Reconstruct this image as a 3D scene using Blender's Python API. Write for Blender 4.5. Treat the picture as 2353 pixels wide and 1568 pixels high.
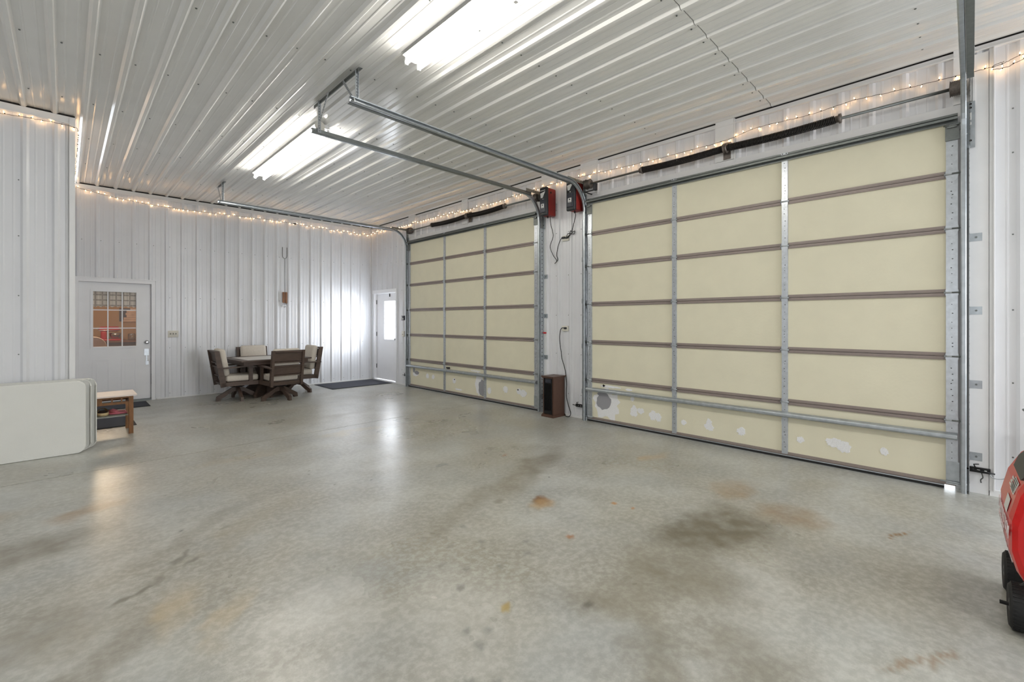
import bpy, bmesh, math, random
import numpy as np
from mathutils import noise as mnoise
from mathutils import Vector, Matrix
random.seed(7)
C = bpy.context.scene.collection
SC = bpy.context.scene
for o in list(bpy.data.objects): bpy.data.objects.remove(o)

# ---------------------------------------------------------------- camera, world, lights, exposure
TH = 0.7786
XS = 5.274      # face of the garage door stiles
XW = 5.354      # inner face of the garage door wall
YB = 10.339     # back wall
YJ = 7.05       # wall that jogs forward on the left
XJ = 0.084      # its corner
HC = 3.702      # ceiling
cam = bpy.data.cameras.new('camera'); co = bpy.data.objects.new('camera', cam); C.objects.link(co)
co.location = (0, 0, 1.412); co.rotation_euler = (math.pi/2, 0, -TH)
cam.sensor_width = 36; cam.lens = 1042.75*36/2353; cam.shift_y = -45.9/2353; cam.clip_start = 0.05
SC.camera = co
SC.view_settings.view_transform = 'Standard'; SC.view_settings.look = 'None'
SC.view_settings.gamma = 1; SC.view_settings.use_curve_mapping = False
SC.view_settings.exposure = 0.05
w = bpy.data.worlds.new('world'); SC.world = w; w.use_nodes = True
bg = w.node_tree.nodes['Background']; bg.inputs[0].default_value = (0.86, 0.93, 1.0, 1); bg.inputs[1].default_value = 5.0

def area(name, loc, rot, sx, sy, power, col=(1, 1, 1), spread=None):
    l = bpy.data.lights.new(name, 'AREA'); l.shape = 'RECTANGLE'; l.size = sx; l.size_y = sy
    l.energy = power; l.color = col
    if spread: l.spread = spread
    o = bpy.data.objects.new(name, l); C.objects.link(o); o.location = loc; o.rotation_euler = rot
    return o
# added fill lamps under the unseen ceiling, behind and left of the camera
LK = 1.0
for (x, y) in ((2.12, -2.2), (-2.6, -2.2), (-2.6, 2.3)):
    area('ceiling_fill', (x, y, 3.58), (0, 0, 0), 0.14, 2.35, 40*LK, (1, 0.985, 0.95))
# added cool fill panels along the unseen blank walls behind the camera
area('left_wall_fill', (-4.85, 1.0, 1.7), (0, -math.pi/2, 0), 3.0, 4.6, 48*LK, (0.93, 0.96, 1.0))
area('rear_wall_fill', (3.75, -4.85, 1.8), (math.pi/2, 0, math.radians(12)), 2.6, 2.4, 250*LK, (0.93, 0.96, 1.0))
# added light panel for daylight through the pane of the side door
area('side_door_daylight', (5.46, 9.50, 1.43), (0, math.radians(90), math.radians(-20)), 0.88, 0.5, 22*LK, (0.86, 0.91, 1.0))
# added panel outside: assumed light through the side door pane onto the back wall
_p = Vector((8.3, 6.6, 1.85)); _q = Vector((5.4, 9.5, 1.45))
area('outside_fill', _p, (_q-_p).to_track_quat('-Z', 'Y').to_euler(), 3.2, 3.5, 540*LK, (0.92, 0.95, 1.0), math.radians(100))
# added warm lamp, unseen, for the room behind the entry door
pl = bpy.data.lights.new('kitchen_fill', 'POINT'); pl.energy = 75; pl.color = (1, 0.76, 0.50); pl.shadow_soft_size = 0.25
po = bpy.data.objects.new('kitchen_fill', pl); C.objects.link(po); po.location = (0.6, 13.4, 2.3)

# ---------------------------------------------------------------- materials
def lin(c):
    return tuple(((v/255)/12.92 if v/255 <= 0.04045 else ((v/255+0.055)/1.055)**2.4) for v in c) + (1,)
MATS = {}
def mat(name, col, rough=0.5, metal=0.0, noise=0.0, nscale=8, bump=0.0, bscale=60, emit=None, estr=0, coat=0.0, stretch=None):
    m = bpy.data.materials.new(name); m.use_nodes = True; nt = m.node_tree; b = nt.nodes['Principled BSDF']
    c = lin(col); b.inputs['Base Color'].default_value = c
    b.inputs['Roughness'].default_value = rough; b.inputs['Metallic'].default_value = metal
    b.inputs['Coat Weight'].default_value = coat
    tc = nt.nodes.new('ShaderNodeTexCoord'); mp = nt.nodes.new('ShaderNodeMapping')
    nt.links.new(tc.outputs['Object'], mp.inputs[0])
    if stretch: mp.inputs['Scale'].default_value = stretch
    n = nt.nodes.new('ShaderNodeTexNoise'); n.inputs['Scale'].default_value = nscale; n.inputs['Detail'].default_value = 5
    nt.links.new(mp.outputs[0], n.inputs['Vector'])
    r = nt.nodes.new('ShaderNodeMapRange'); r.inputs['From Min'].default_value = 0.3; r.inputs['From Max'].default_value = 0.7
    r.inputs['To Min'].default_value = 1-noise; r.inputs['To Max'].default_value = 1+noise*0.5
    nt.links.new(n.outputs[0], r.inputs[0])
    v = nt.nodes.new('ShaderNodeVectorMath'); v.operation = 'SCALE'; v.inputs[0].default_value = c[:3]
    nt.links.new(r.outputs[0], v.inputs['Scale']); nt.links.new(v.outputs[0], b.inputs['Base Color'])
    if bump:
        n2 = nt.nodes.new('ShaderNodeTexNoise'); n2.inputs['Scale'].default_value = bscale; n2.inputs['Detail'].default_value = 3
        nt.links.new(mp.outputs[0], n2.inputs['Vector'])
        bp = nt.nodes.new('ShaderNodeBump'); bp.inputs['Strength'].default_value = bump; bp.inputs['Distance'].default_value = 0.004
        nt.links.new(n2.outputs[0], bp.inputs['Height']); nt.links.new(bp.outputs[0], b.inputs['Normal'])
    if emit:
        b.inputs['Emission Color'].default_value = lin(emit); b.inputs['Emission Strength'].default_value = estr
    MATS[name] = m; return m
def glass(name, col=(1, 1, 1), gl=0.06):
    m = bpy.data.materials.new(name); m.use_nodes = True; nt = m.node_tree; nt.nodes.clear()
    o = nt.nodes.new('ShaderNodeOutputMaterial'); t = nt.nodes.new('ShaderNodeBsdfTransparent'); g = nt.nodes.new('ShaderNodeBsdfGlossy')
    g.inputs['Roughness'].default_value = 0.03; t.inputs[0].default_value = (*col, 1)
    x = nt.nodes.new('ShaderNodeMixShader'); x.inputs[0].default_value = gl
    nt.links.new(t.outputs[0], x.inputs[1]); nt.links.new(g.outputs[0], x.inputs[2]); nt.links.new(x.outputs[0], o.inputs[0])
    MATS[name] = m; return m
SHEET = mat('white_painted_steel', (224, 225, 228), 0.26, 0, 0.03, 3, 0.06, 2.0)
CEILM = mat('white_painted_steel_ceiling', (229, 229, 227), 0.19, 0, 0.03, 3, 0.02, 2.5)
TRIM = mat('white_trim_metal', (228, 228, 228), 0.4, 0, 0.03, 6)
DOORW = mat('white_door_paint', (238, 238, 240), 0.35, 0, 0.02, 5)
CREAM = mat('cream_foam_panel', (224, 219, 195), 0.85, 0, 0.03, 5, 0.25, 40)
TAUPE = mat('taupe_steel_rail', (146, 134, 128), 0.5, 0.2, 0.05, 20)
GALV = mat('galvanised_steel', (172, 178, 182), 0.30, 0.6, 0.16, 22, 0.05, 80)
GALVB = mat('bright_galvanised_steel', (190, 195, 200), 0.30, 0.6, 0.14, 26, 0.05, 80)
GALVD = mat('dull_galvanised_steel', (118, 122, 120), 0.45, 0.7, 0.12, 30)
DARKST = mat('dark_oily_steel', (46, 42, 40), 0.4, 0.6, 0.2, 60)
RUST = mat('weathered_steel', (112, 104, 98), 0.5, 0.6, 0.3, 60)
BLACK = mat('black_plastic', (32, 33, 37), 0.45, 0, 0.05, 30)
BLACKM = mat('black_metal', (18, 18, 19), 0.4, 0.3, 0.1, 30)
NAVY = mat('charcoal_plastic', (44, 46, 56), 0.4)
REDP = mat('dark_red_plastic', (136, 30, 22), 0.55, 0, 0.2, 30)
REDG = mat('glossy_red_plastic', (205, 16, 18), 0.32, 0, 0.03, 8, coat=0.2)
REDT = mat('red_tag', (178, 20, 32), 0.5)
GREYP = mat('dark_grey_plastic', (70, 70, 66), 0.6, 0, 0.05, 40)
FOAM = mat('white_foam', (240, 240, 240), 0.95, 0, 0.12, 120, 1.0, 160)
HOLE = mat('grey_back_skin', (146, 146, 150), 0.6, 0, 0.05, 6)
HOLED = mat('dark_gap', (38, 34, 32), 0.9)
RUBBER = mat('black_rubber', (24, 24, 25), 0.7, 0, 0.1, 60)
WOODD = mat('dark_walnut_wood', (82, 66, 57), 0.5, 0, 0.25, 9, 0.15, 40, stretch=(1, 1, 6))
WOODL = mat('mid_brown_wood', (128, 88, 58), 0.5, 0, 0.2, 9, 0.1, 40)  # mid brown wood, paler than the walnut
HEATW = mat('brown_heater_cabinet', (80, 55, 43), 0.45, 0, 0.12, 20)
OAK = mat('golden_oak', (130, 86, 42), 0.45, 0, 0.25, 14, 0.1, 50, stretch=(3, 3, 1))
CUSH = mat('cream_cushion_fabric', (214, 206, 194), 0.9, 0, 0.06, 40, 0.3, 300)
STONE = mat('pale_table_inlay', (214, 210, 204), 0.35, 0, 0.06, 12)
TPLAST = mat('white_table_plastic', (222, 222, 216), 0.5, 0, 0.02, 6, 0.2, 140)
TPLASTG = mat('grey_table_underside', (120, 120, 110), 0.6)
MATG = mat('charcoal_mat', (62, 64, 72), 0.95, 0, 0.2, 90, 0.6, 200)
PINKW = mat('pale_bench_top', (236, 222, 214), 0.5)
PINK = mat('pink_rubber', (222, 120, 136), 0.6)
TAN = mat('tan_slipper', (206, 184, 140), 0.8, 0, 0.1, 60)
SHOED = mat('brown_slipper_lining', (74, 58, 46), 0.9)
IVORY = mat('ivory_plastic', (222, 219, 208), 0.5)
WIRE = mat('dark_green_wire', (40, 34, 30), 0.6)
CHROME = mat('brushed_chrome', (200, 200, 202), 0.2, 1.0)
BEIGE = mat('beige_wall_paint', (190, 152, 106), 0.8, 0, 0.05, 2)
KRED = mat('red_enamel', (196, 44, 34), 0.25)
SLATE = mat('slate_board', (96, 86, 88), 0.8)
PINEW = mat('pale_plank', (226, 196, 172), 0.8, 0, 0.15, 10)
CURT = mat('plaid_valance', (214, 200, 182), 0.95, 0, 0.22, 9, stretch=(6, 1, 1))
KFLOOR = mat('brown_floor', (120, 88, 60), 0.5)
PASTE = mat('exterior_pavement', (205, 203, 198), 0.9, 0, 0.08, 2)
SIDING = mat('exterior_white_siding', (238, 238, 236), 0.7)
PAPER = mat('white_label', (226, 226, 222), 0.6)
LETTER = mat('white_print', (236, 226, 226), 0.5)
TUBE = mat('fluorescent_tube', (255, 255, 255), 0.4, emit=(255, 250, 240), estr=42*LK)
BULB = mat('warm_mini_bulb', (255, 226, 190), 0.3, emit=(255, 200, 138), estr=56)
BIN = mat('white_lamp_housing', (232, 232, 232), 0.4)
PANE = glass('clear_glass')
GLASSJ = glass('jar_glass', (0.9, 0.92, 0.92), 0.3)

def plaid(m):
    nt = m.node_tree; b = nt.nodes['Principled BSDF']
    tc = nt.nodes.new('ShaderNodeTexCoord'); sp = nt.nodes.new('ShaderNodeSeparateXYZ'); nt.links.new(tc.outputs['Object'], sp.inputs[0])
    s = None
    for i, f in ((0, 70), (2, 70)):
        mm = nt.nodes.new('ShaderNodeMath'); mm.operation = 'MULTIPLY'; mm.inputs[1].default_value = f; nt.links.new(sp.outputs[i], mm.inputs[0])
        ss = nt.nodes.new('ShaderNodeMath'); ss.operation = 'SINE'; nt.links.new(mm.outputs[0], ss.inputs[0])
        gt = nt.nodes.new('ShaderNodeMath'); gt.operation = 'GREATER_THAN'; gt.inputs[1].default_value = 0.75; nt.links.new(ss.outputs[0], gt.inputs[0])
        if s is None: s = gt
        else:
            ad = nt.nodes.new('ShaderNodeMath'); ad.operation = 'MAXIMUM'; nt.links.new(s.outputs[0], ad.inputs[0]); nt.links.new(gt.outputs[0], ad.inputs[1]); s = ad
    mx = nt.nodes.new('ShaderNodeMix'); mx.data_type = 'RGBA'
    mx.inputs[6].default_value = lin((226, 214, 198)); mx.inputs[7].default_value = lin((172, 158, 142))
    nt.links.new(s.outputs[0], mx.inputs[0]); nt.links.new(mx.outputs[2], b.inputs['Base Color'])
plaid(CURT)

def floor_material():
    m = bpy.data.materials.new('sealed_concrete'); m.use_nodes = True; nt = m.node_tree; N = nt.nodes; L = nt.links
    b = N['Principled BSDF']
    geo = N.new('ShaderNodeNewGeometry')
    def noise(scale, detail=6, rough=0.6, vec=None, dist=0.0):
        n = N.new('ShaderNodeTexNoise'); n.inputs['Scale'].default_value = scale; n.inputs['Detail'].default_value = detail
        n.inputs['Roughness'].default_value = rough; n.inputs['Distortion'].default_value = dist
        L.new(vec or geo.outputs['Position'], n.inputs['Vector']); return n
    def rng(src, a, c, lo=0.0, hi=1.0, st='SMOOTHSTEP'):
        r = N.new('ShaderNodeMapRange'); r.interpolation_type = st
        for k, v in (('From Min', a), ('From Max', c), ('To Min', lo), ('To Max', hi)): r.inputs[k].default_value = v
        L.new(src, r.inputs[0]); return r.outputs[0]
    def mix(fac, a, c, blend='MIX'):
        x = N.new('ShaderNodeMix'); x.data_type = 'RGBA'; x.blend_type = blend
        if isinstance(fac, float): x.inputs[0].default_value = fac
        else: L.new(fac, x.inputs[0])
        for i, v in ((6, a), (7, c)):
            if isinstance(v, tuple): x.inputs[i].default_value = v
            else: L.new(v, x.inputs[i])
        return x.outputs[2]
    def mul(a, k):
        x = N.new('ShaderNodeMath'); x.operation = 'MULTIPLY'; L.new(a, x.inputs[0])
        if isinstance(k, (int, float)): x.inputs[1].default_value = k
        else: L.new(k, x.inputs[1])
        return x.outputs[0]
    big = noise(0.7, 5, 0.55, dist=0.3); med = noise(2.4, 4, 0.55); fine = noise(26, 5, 0.65); grit = noise(160, 3, 0.6)
    col = mix(rng(big.outputs[0], 0.38, 0.62), lin((160, 157, 145)), lin((179, 180, 174)))
    col = mix(rng(med.outputs[0], 0.36, 0.64), mix(0.55, col, lin((140, 137, 126))), col)
    col = mix(mul(rng(fine.outputs[0], 0.40, 0.65), 0.30), col, lin((196, 197, 191)))
    col = mix(mul(rng(grit.outputs[0], 0.5, 0.75), 0.2), col, lin((138, 134, 122)))
    hue = noise(1.3, 4, 0.5); col = mix(mul(rng(hue.outputs[0], 0.45, 0.7), 0.35), col, lin((158, 163, 164)))
    # stains are carried by a colour attribute of the slab meshes: rgb adds, alpha keeps the bare concrete
    at = N.new('ShaderNodeAttribute'); at.attribute_name = 'stain'
    keep = N.new('ShaderNodeVectorMath'); keep.operation = 'SCALE'; L.new(col, keep.inputs[0]); L.new(at.outputs['Alpha'], keep.inputs['Scale'])
    tot = N.new('ShaderNodeVectorMath'); tot.operation = 'ADD'; L.new(keep.outputs[0], tot.inputs[0]); L.new(at.outputs['Color'], tot.inputs[1])
    var = N.new('ShaderNodeVectorMath'); var.operation = 'SCALE'; L.new(tot.outputs[0], var.inputs[0]); L.new(rng(fine.outputs[0], 0.3, 0.7, 0.93, 1.06), var.inputs['Scale'])
    col = var.outputs[0]
    L.new(col, b.inputs['Base Color'])
    ro = N.new('ShaderNodeMath'); ro.operation = 'MULTIPLY_ADD'; ro.inputs[1].default_value = 0.14; ro.inputs[2].default_value = 0.22
    L.new(big.outputs[0], ro.inputs[0]); L.new(ro.outputs[0], b.inputs['Roughness'])
    b.inputs['Specular IOR Level'].default_value = 0.5
    bp = N.new('ShaderNodeBump'); bp.inputs['Strength'].default_value = 0.12; bp.inputs['Distance'].default_value = 0.01
    L.new(fine.outputs[0], bp.inputs['Height']); L.new(bp.outputs[0], b.inputs['Normal'])
    return m

# stains laid out in floor metres: x, y, radius x, radius y, turn, colour, strength, softness, coarse edge
_D, _G, _O, _R, _L = (126, 120, 106), (134, 132, 124), (180, 152, 112), (118, 80, 40), (206, 205, 198)
STAINS = [
    (3.35, 3.05, 0.75, 0.26, 12, _D, 0.85), (2.6, 2.75, 0.75, 0.28, 15, _D, 0.55), (1.9, 2.5, 0.5, 0.2, 20, _D, 0.3),
    (3.15, 1.25, 0.66, 0.42, -10, (108, 101, 86), 0.85), (3.7, 0.95, 0.35, 0.25, 0, (140, 118, 90), 0.6), (4.0, 1.35, 0.4, 0.25, 0, (150, 128, 98), 0.6),
    (2.45, 1.15, 0.4, 0.5, 25, _D, 0.75), (2.0, 1.25, 0.3, 0.3, 0, _D, 0.55), (1.75, 0.9, 0.55, 0.18, 30, _D, 0.55), (2.05, 0.65, 0.4, 0.25, 40, _D, 0.5),
    (0.15, 4.55, 0.35, 0.18, 20, (150, 126, 98), 0.6), (-0.25, 4.0, 0.6, 0.35, 10, _D, 0.8), (-0.2, 3.0, 0.5, 0.2, 30, _D, 0.5), (0.15, 2.6, 0.5, 0.18, 40, _D, 0.45), (0.75, 3.75, 0.7, 0.12, 38, _D, 0.4), (-0.5, 4.9, 0.5, 0.25, 0, (158, 140, 116), 0.4),
    (0.40, 2.75, 0.35, 0.15, 70, (186, 168, 134), 0.45), (0.6, 2.45, 0.25, 0.12, 60, (186, 168, 134), 0.4),
    (0.0, 2.9, 0.4, 0.3, 0, (146, 140, 124), 0.4), (0.9, 3.5, 0.8, 0.14, 35, (150, 142, 122), 0.35),
    (3.0, 6.7, 0.6, 0.14, 10, _D, 0.5), (2.2, 7.6, 0.8, 0.2, 5, (150, 138, 118), 0.4), (3.6, 5.2, 0.5, 0.2, 20, _D, 0.35), (2.6, 5.6, 0.6, 0.15, 0, (178, 166, 134), 0.4),
    (1.4, 5.3, 0.7, 0.2, 0, (172, 160, 134), 0.35), (4.4, 2.3, 0.35, 0.12, -10, (176, 150, 112), 0.5), (4.6, 0.9, 0.5, 0.2, -20, (150, 144, 128), 0.35),
    (4.7, 3.2, 0.4, 0.5, 0, (158, 152, 134), 0.35), (4.5, 4.2, 0.3, 0.6, 0, (156, 150, 132), 0.35),
    (1.35, 1.7, 0.5, 0.5, 0, _L, 0.35), (0.9, 2.2, 0.35, 0.25, 0, _L, 0.4), (2.7, 0.75, 0.5, 0.2, 0, _L, 0.3),
    # small sharp marks
    (2.67, 2.39, 0.11, 0.07, 30, _R, 1.0, 0.7, False), (2.62, 2.33, 0.15, 0.10, 10, (168, 138, 96), 0.8, 0.8, False),
    (2.42, 2.62, 0.08, 0.05, 20, _D, 0.6, 0.6, False), (3.03, 1.95, 0.03, 0.025, 0, (176, 124, 66), 0.9, 0.5, False), (2.35, 1.85, 0.035, 0.03, 0, (156, 104, 52), 0.9, 0.5, False),
    (3.05, 1.8, 0.03, 0.02, 0, (176, 124, 66), 0.9, 0.5, False), (1.55, 1.62, 0.05, 0.035, 20, (166, 146, 92), 0.9, 0.6, False),
    (1.86, 1.34, 0.05, 0.035, 0, (88, 84, 76), 0.7, 0.7, False), (0.50, 3.33, 0.13, 0.028, 62, (118, 116, 104), 0.8, 0.4, False), (0.53, 3.22, 0.07, 0.025, 30, (118, 116, 104), 0.8, 0.4, False),
    (0.25, 3.02, 0.13, 0.024, 25, (118, 116, 104), 0.8, 0.4, False), (0.37, 3.1, 0.06, 0.022, 75, (124, 120, 108), 0.7, 0.5, False), (0.78, 3.6, 0.05, 0.02, 60, (128, 124, 112), 0.7, 0.5, False),
    (2.62, 3.64, 0.09, 0.05, 10, (132, 132, 132), 0.7, 0.5, False), (3.30, 3.45, 0.05, 0.03, 10, (150, 112, 92), 0.6, 0.6, False), (3.9, 0.35, 0.16, 0.010, -25, (128, 92, 48), 0.95, 0.4, False),
    (2.6, 0.1, 0.16, 0.02, -15, (138, 116, 92), 0.7, 0.6, False), (2.45, 0.2, 0.15, 0.02, -30, (138, 116, 92), 0.7, 0.6, False),
]
for (u, v) in ((1.55, 2.15), (1.62, 2.02), (1.50, 1.9), (1.72, 2.3), (1.9, 2.2), (1.3, 1.62), (1.38, 1.55), (1.28, 1.5), (1.12, 1.38), (1.2, 1.3), (1.95, 2.45), (1.0, 1.2), (1.1, 1.1), (1.78, 1.9), (2.1, 2.0), (2.0, 1.9)):
    STAINS.append((u, v, 0.035, 0.03, random.uniform(0, 90), (128, 128, 122), 0.7, 0.7, False))
for _k in range(14):
    STAINS.append((random.uniform(0.4, 4.4), random.uniform(0.8, 5.2), random.uniform(0.012, 0.03), random.uniform(0.006, 0.012), random.uniform(0, 180), (84, 78, 68), 0.8, 0.5, False))
FLOORM = floor_material()

# ---------------------------------------------------------------- mesh helpers
class MB:
    def __init__(s): s.bm = bmesh.new(); s.mi = 0
    def _f(s, vs):
        try: f = s.bm.faces.new(vs); f.material_index = s.mi; return f
        except ValueError: return None
    def box(s, x0, x1, y0, y1, z0, z1, rot=None, about=None):
        P = [(x0, y0, z0), (x1, y0, z0), (x1, y1, z0), (x0, y1, z0), (x0, y0, z1), (x1, y0, z1), (x1, y1, z1), (x0, y1, z1)]
        P = [Vector(p) for p in P]
        if rot is not None:
            c = Vector(about) if about is not None else sum(P, Vector())/8
            P = [rot @ (p-c)+c for p in P]
        v = [s.bm.verts.new(p) for p in P]
        for q in ((0, 3, 2, 1), (4, 5, 6, 7), (0, 1, 5, 4), (1, 2, 6, 5), (2, 3, 7, 6), (3, 0, 4, 7)): s._f([v[i] for i in q])
        return s
    def bar(s, a, b, wd, ht, up=(0, 0, 1)):
        a, b, up = Vector(a), Vector(b), Vector(up); d = (b-a).normalized(); r = d.cross(up).normalized(); u = r.cross(d)
        rows = []
        for p in (a, b): rows.append([s.bm.verts.new(p+r*i*wd/2+u*j*ht/2) for i, j in ((-1, -1), (1, -1), (1, 1), (-1, 1))])
        s._f(rows[0][::-1]); s._f(rows[1])
        for k in range(4): s._f([rows[0][k], rows[0][(k+1) % 4], rows[1][(k+1) % 4], rows[1][k]])
        return s
    def cyl(s, a, b, r, r2=None, n=12, cap=True):
        a, b = Vector(a), Vector(b); r2 = r if r2 is None else r2; d = (b-a).normalized()
        t = Vector((1, 0, 0)) if abs(d.x) < 0.9 else Vector((0, 1, 0)); e = d.cross(t).normalized(); f = d.cross(e)
        R = [[s.bm.verts.new(p+(e*math.cos(2*math.pi*k/n)+f*math.sin(2*math.pi*k/n))*q) for k in range(n)] for p, q in ((a, r), (b, r2))]
        for k in range(n):
            fc = s._f([R[0][k], R[0][(k+1) % n], R[1][(k+1) % n], R[1][k]])
            if fc: fc.smooth = True
        if cap: s._f(R[0][::-1]); s._f(R[1])
        return s
    def tube(s, pts, r, n=6, rr=None):
        pts = [Vector(p) for p in pts]; rings = []; pe = None
        for i, p in enumerate(pts):
            d = (pts[min(i+1, len(pts)-1)]-pts[max(i-1, 0)]).normalized()
            if pe is None:
                t = Vector((0, 0, 1)) if abs(d.z) < 0.9 else Vector((1, 0, 0)); e = d.cross(t).normalized()
            else: e = (pe-d*pe.dot(d)).normalized()
            pe = e; f = d.cross(e); q = rr[i] if rr else r
            rings.append([s.bm.verts.new(p+(e*math.cos(2*math.pi*k/n)+f*math.sin(2*math.pi*k/n))*q) for k in range(n)])
        for a, b in zip(rings, rings[1:]):
            for k in range(n):
                fc = s._f([a[k], a[(k+1) % n], b[(k+1) % n], b[k]])
                if fc: fc.smooth = True
        s._f(rings[0][::-1]); s._f(rings[-1]); return s
    def prism(s, poly, fn, smooth=False):
        """poly: 2D points, fn(a,b,t) -> 3D for t in 0,1"""
        A = [s.bm.verts.new(fn(a, b, 0)) for a, b in poly]; B = [s.bm.verts.new(fn(a, b, 1)) for a, b in poly]; n = len(poly)
        s._f(A[::-1]); s._f(B)
        for k in range(n):
            fc = s._f([A[k], A[(k+1) % n], B[(k+1) % n], B[k]])
            if fc and smooth: fc.smooth = True
        return s
    def sweep(s, path, prof, side):
        """closed 2D profile (a along side, b along side x tangent) swept along path"""
        path = [Vector(p) for p in path]; side = Vector(side).normalized(); rows = []
        for i, p in enumerate(path):
            d = (path[min(i+1, len(path)-1)]-path[max(i-1, 0)]).normalized(); u = side.cross(d)
            rows.append([s.bm.verts.new(p+side*a+u*b) for a, b in prof])
        n = len(prof)
        for A, B in zip(rows, rows[1:]):
            for k in range(n): s._f([A[k], A[(k+1) % n], B[(k+1) % n], B[k]])
        s._f(rows[0][::-1]); s._f(rows[-1]); return s
    def lathe(s, prof, at=(0, 0, 0), n=16, axis='z'):
        at = Vector(at); rows = []
        for r, h in prof:
            row = []
            for k in range(n):
                a = 2*math.pi*k/n; c, d = r*math.cos(a), r*math.sin(a)
                row.append(s.bm.verts.new(at+(Vector((c, d, h)) if axis == 'z' else Vector((c, h, d)) if axis == 'y' else Vector((h, c, d)))))
            rows.append(row)
        for A, B in zip(rows, rows[1:]):
            for k in range(n):
                f = s._f([A[k], A[(k+1) % n], B[(k+1) % n], B[k]])
                if f: f.smooth = True
        s._f(rows[0][::-1]); s._f(rows[-1]); return s
    def pad(s, x0, x1, y0, y1, z0, z1, r=0.03, rot=None, about=None):
        """soft rounded box"""
        cx, cy, cz = (x0+x1)/2, (y0+y1)/2, (z0+z1)/2; hx, hy, hz = (x1-x0)/2, (y1-y0)/2, (z1-z0)/2
        t = bmesh.new(); bmesh.ops.create_cube(t, size=2)
        for v in t.verts: v.co = Vector((cx+v.co.x*hx, cy+v.co.y*hy, cz+v.co.z*hz))
        bmesh.ops.bevel(t, geom=t.edges[:]+t.verts[:], offset=min(r, hx*0.95, hy*0.95, hz*0.95), segments=3, affect='EDGES', profile=0.5)
        if rot is not None:
            c = Vector(about) if about is not None else Vector((cx, cy, cz))
            for v in t.verts: v.co = rot @ (v.co-c)+c
        mp = {}
        for v in t.verts: mp[v] = s.bm.verts.new(v.co)
        for f in t.faces:
            g = s._f([mp[v] for v in f.verts])
            if g: g.smooth = True
        t.free(); return s
    def m(s, i): s.mi = i; return s
def bevel(mb, off=0.004, seg=2):
    bmesh.ops.bevel(mb.bm, geom=[e for e in mb.bm.edges if len(e.link_faces) == 2 and e.calc_face_angle(0) > 0.6], offset=off, segments=seg, affect='EDGES', profile=0.5)
    return mb
def rootloc(p):
    while p.parent: p = p.parent
    return Vector(p.location)
def part(name, mb, mats, parent=None, local=False, kind=None, label=None, fixn=True):
    me = bpy.data.meshes.new(name)
    if fixn: bmesh.ops.recalc_face_normals(mb.bm, faces=mb.bm.faces[:])
    if parent is not None and not local:
        off = rootloc(parent)
        for v in mb.bm.verts: v.co -= off
    mb.bm.to_mesh(me); mb.bm.free()
    for m_ in (mats if isinstance(mats, (list, tuple)) else [mats]): me.materials.append(m_)
    o = bpy.data.objects.new(name, me); C.objects.link(o)
    if parent is not None: o.parent = parent
    if kind: o['kind'] = kind
    if label: o['label'] = label
    return o
def thing(name, label, cat, loc=(0, 0, 0), group=None, rz=0):
    o = bpy.data.objects.new(name, None); C.objects.link(o); o.location = loc; o.rotation_euler = (0, 0, rz)
    o.empty_display_size = 0.1
    o['label'] = label; o['category'] = cat
    if group: o['group'] = group
    return o
def tag(o, label, cat, group=None):
    o['label'] = label; o['category'] = cat
    if group: o['group'] = group
    return o
def struct(name, mb, m): return part(name, mb, m, kind='structure')
def sroot(name, loc=(0, 0, 0)):
    o = bpy.data.objects.new(name, None); C.objects.link(o); o.location = loc; o['kind'] = 'structure'; return o
def share(src, parent, loc, name=None):
    o = src.copy(); C.objects.link(o); o.parent = parent; o.location = loc; return o
def origin(o, loc):
    """single mesh thing: put its origin at loc, keeping it where it is"""
    loc = Vector(loc)
    for v in o.data.vertices: v.co -= loc
    o.location = loc; return o
def smooth_path(cp, n=8):
    P = [Vector(p) for p in cp]; out = []
    for i in range(len(P)-1):
        p0, p1, p2, p3 = P[max(i-1, 0)], P[i], P[i+1], P[min(i+2, len(P)-1)]
        for k in range(n):
            t = k/n
            out.append(0.5*((2*p1)+(p2-p0)*t+(2*p0-5*p1+4*p2-p3)*t*t+(3*p1-p0-3*p2+p3)*t**3))
    out.append(P[-1]); return out

# ---------------------------------------------------------------- ribbed sheets
RP, R0 = 0.2345, 0.160
def rib_profile(s0, s1, phase=R0, base=0.0):
    """2D polyline (s, height) of the sheet face between s0 and s1"""
    def h(s):
        t = (s-phase) % RP; t = min(t, RP-t)
        if t < 0.013: return 0.020
        if t < 0.033: return 0.020*(0.033-t)/0.020
        for c, a in ((RP/2-0.042, 1), (RP/2, 0)):
            pass
        q = (s-phase) % RP
        for c in (0.080, RP-0.080):
            e = abs(q-c)
            if e < 0.004: return 0.0024
            if e < 0.010: return 0.0024*(0.010-e)/0.006
        return 0.0
    brk = [0, 0.013, 0.033, 0.070, 0.076, 0.084, 0.090]
    brk = sorted(set(brk+[RP-b for b in brk]))
    pts = {round(s0, 5), round(s1, 5)}
    k = math.floor((s0-phase)/RP)-1
    while phase+k*RP < s1+RP:
        for b in brk:
            s = phase+k*RP+b
            if s0 < s < s1: pts.add(round(s, 5))
        k += 1
    return [(s, base+h(s)) for s in sorted(pts)]
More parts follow.
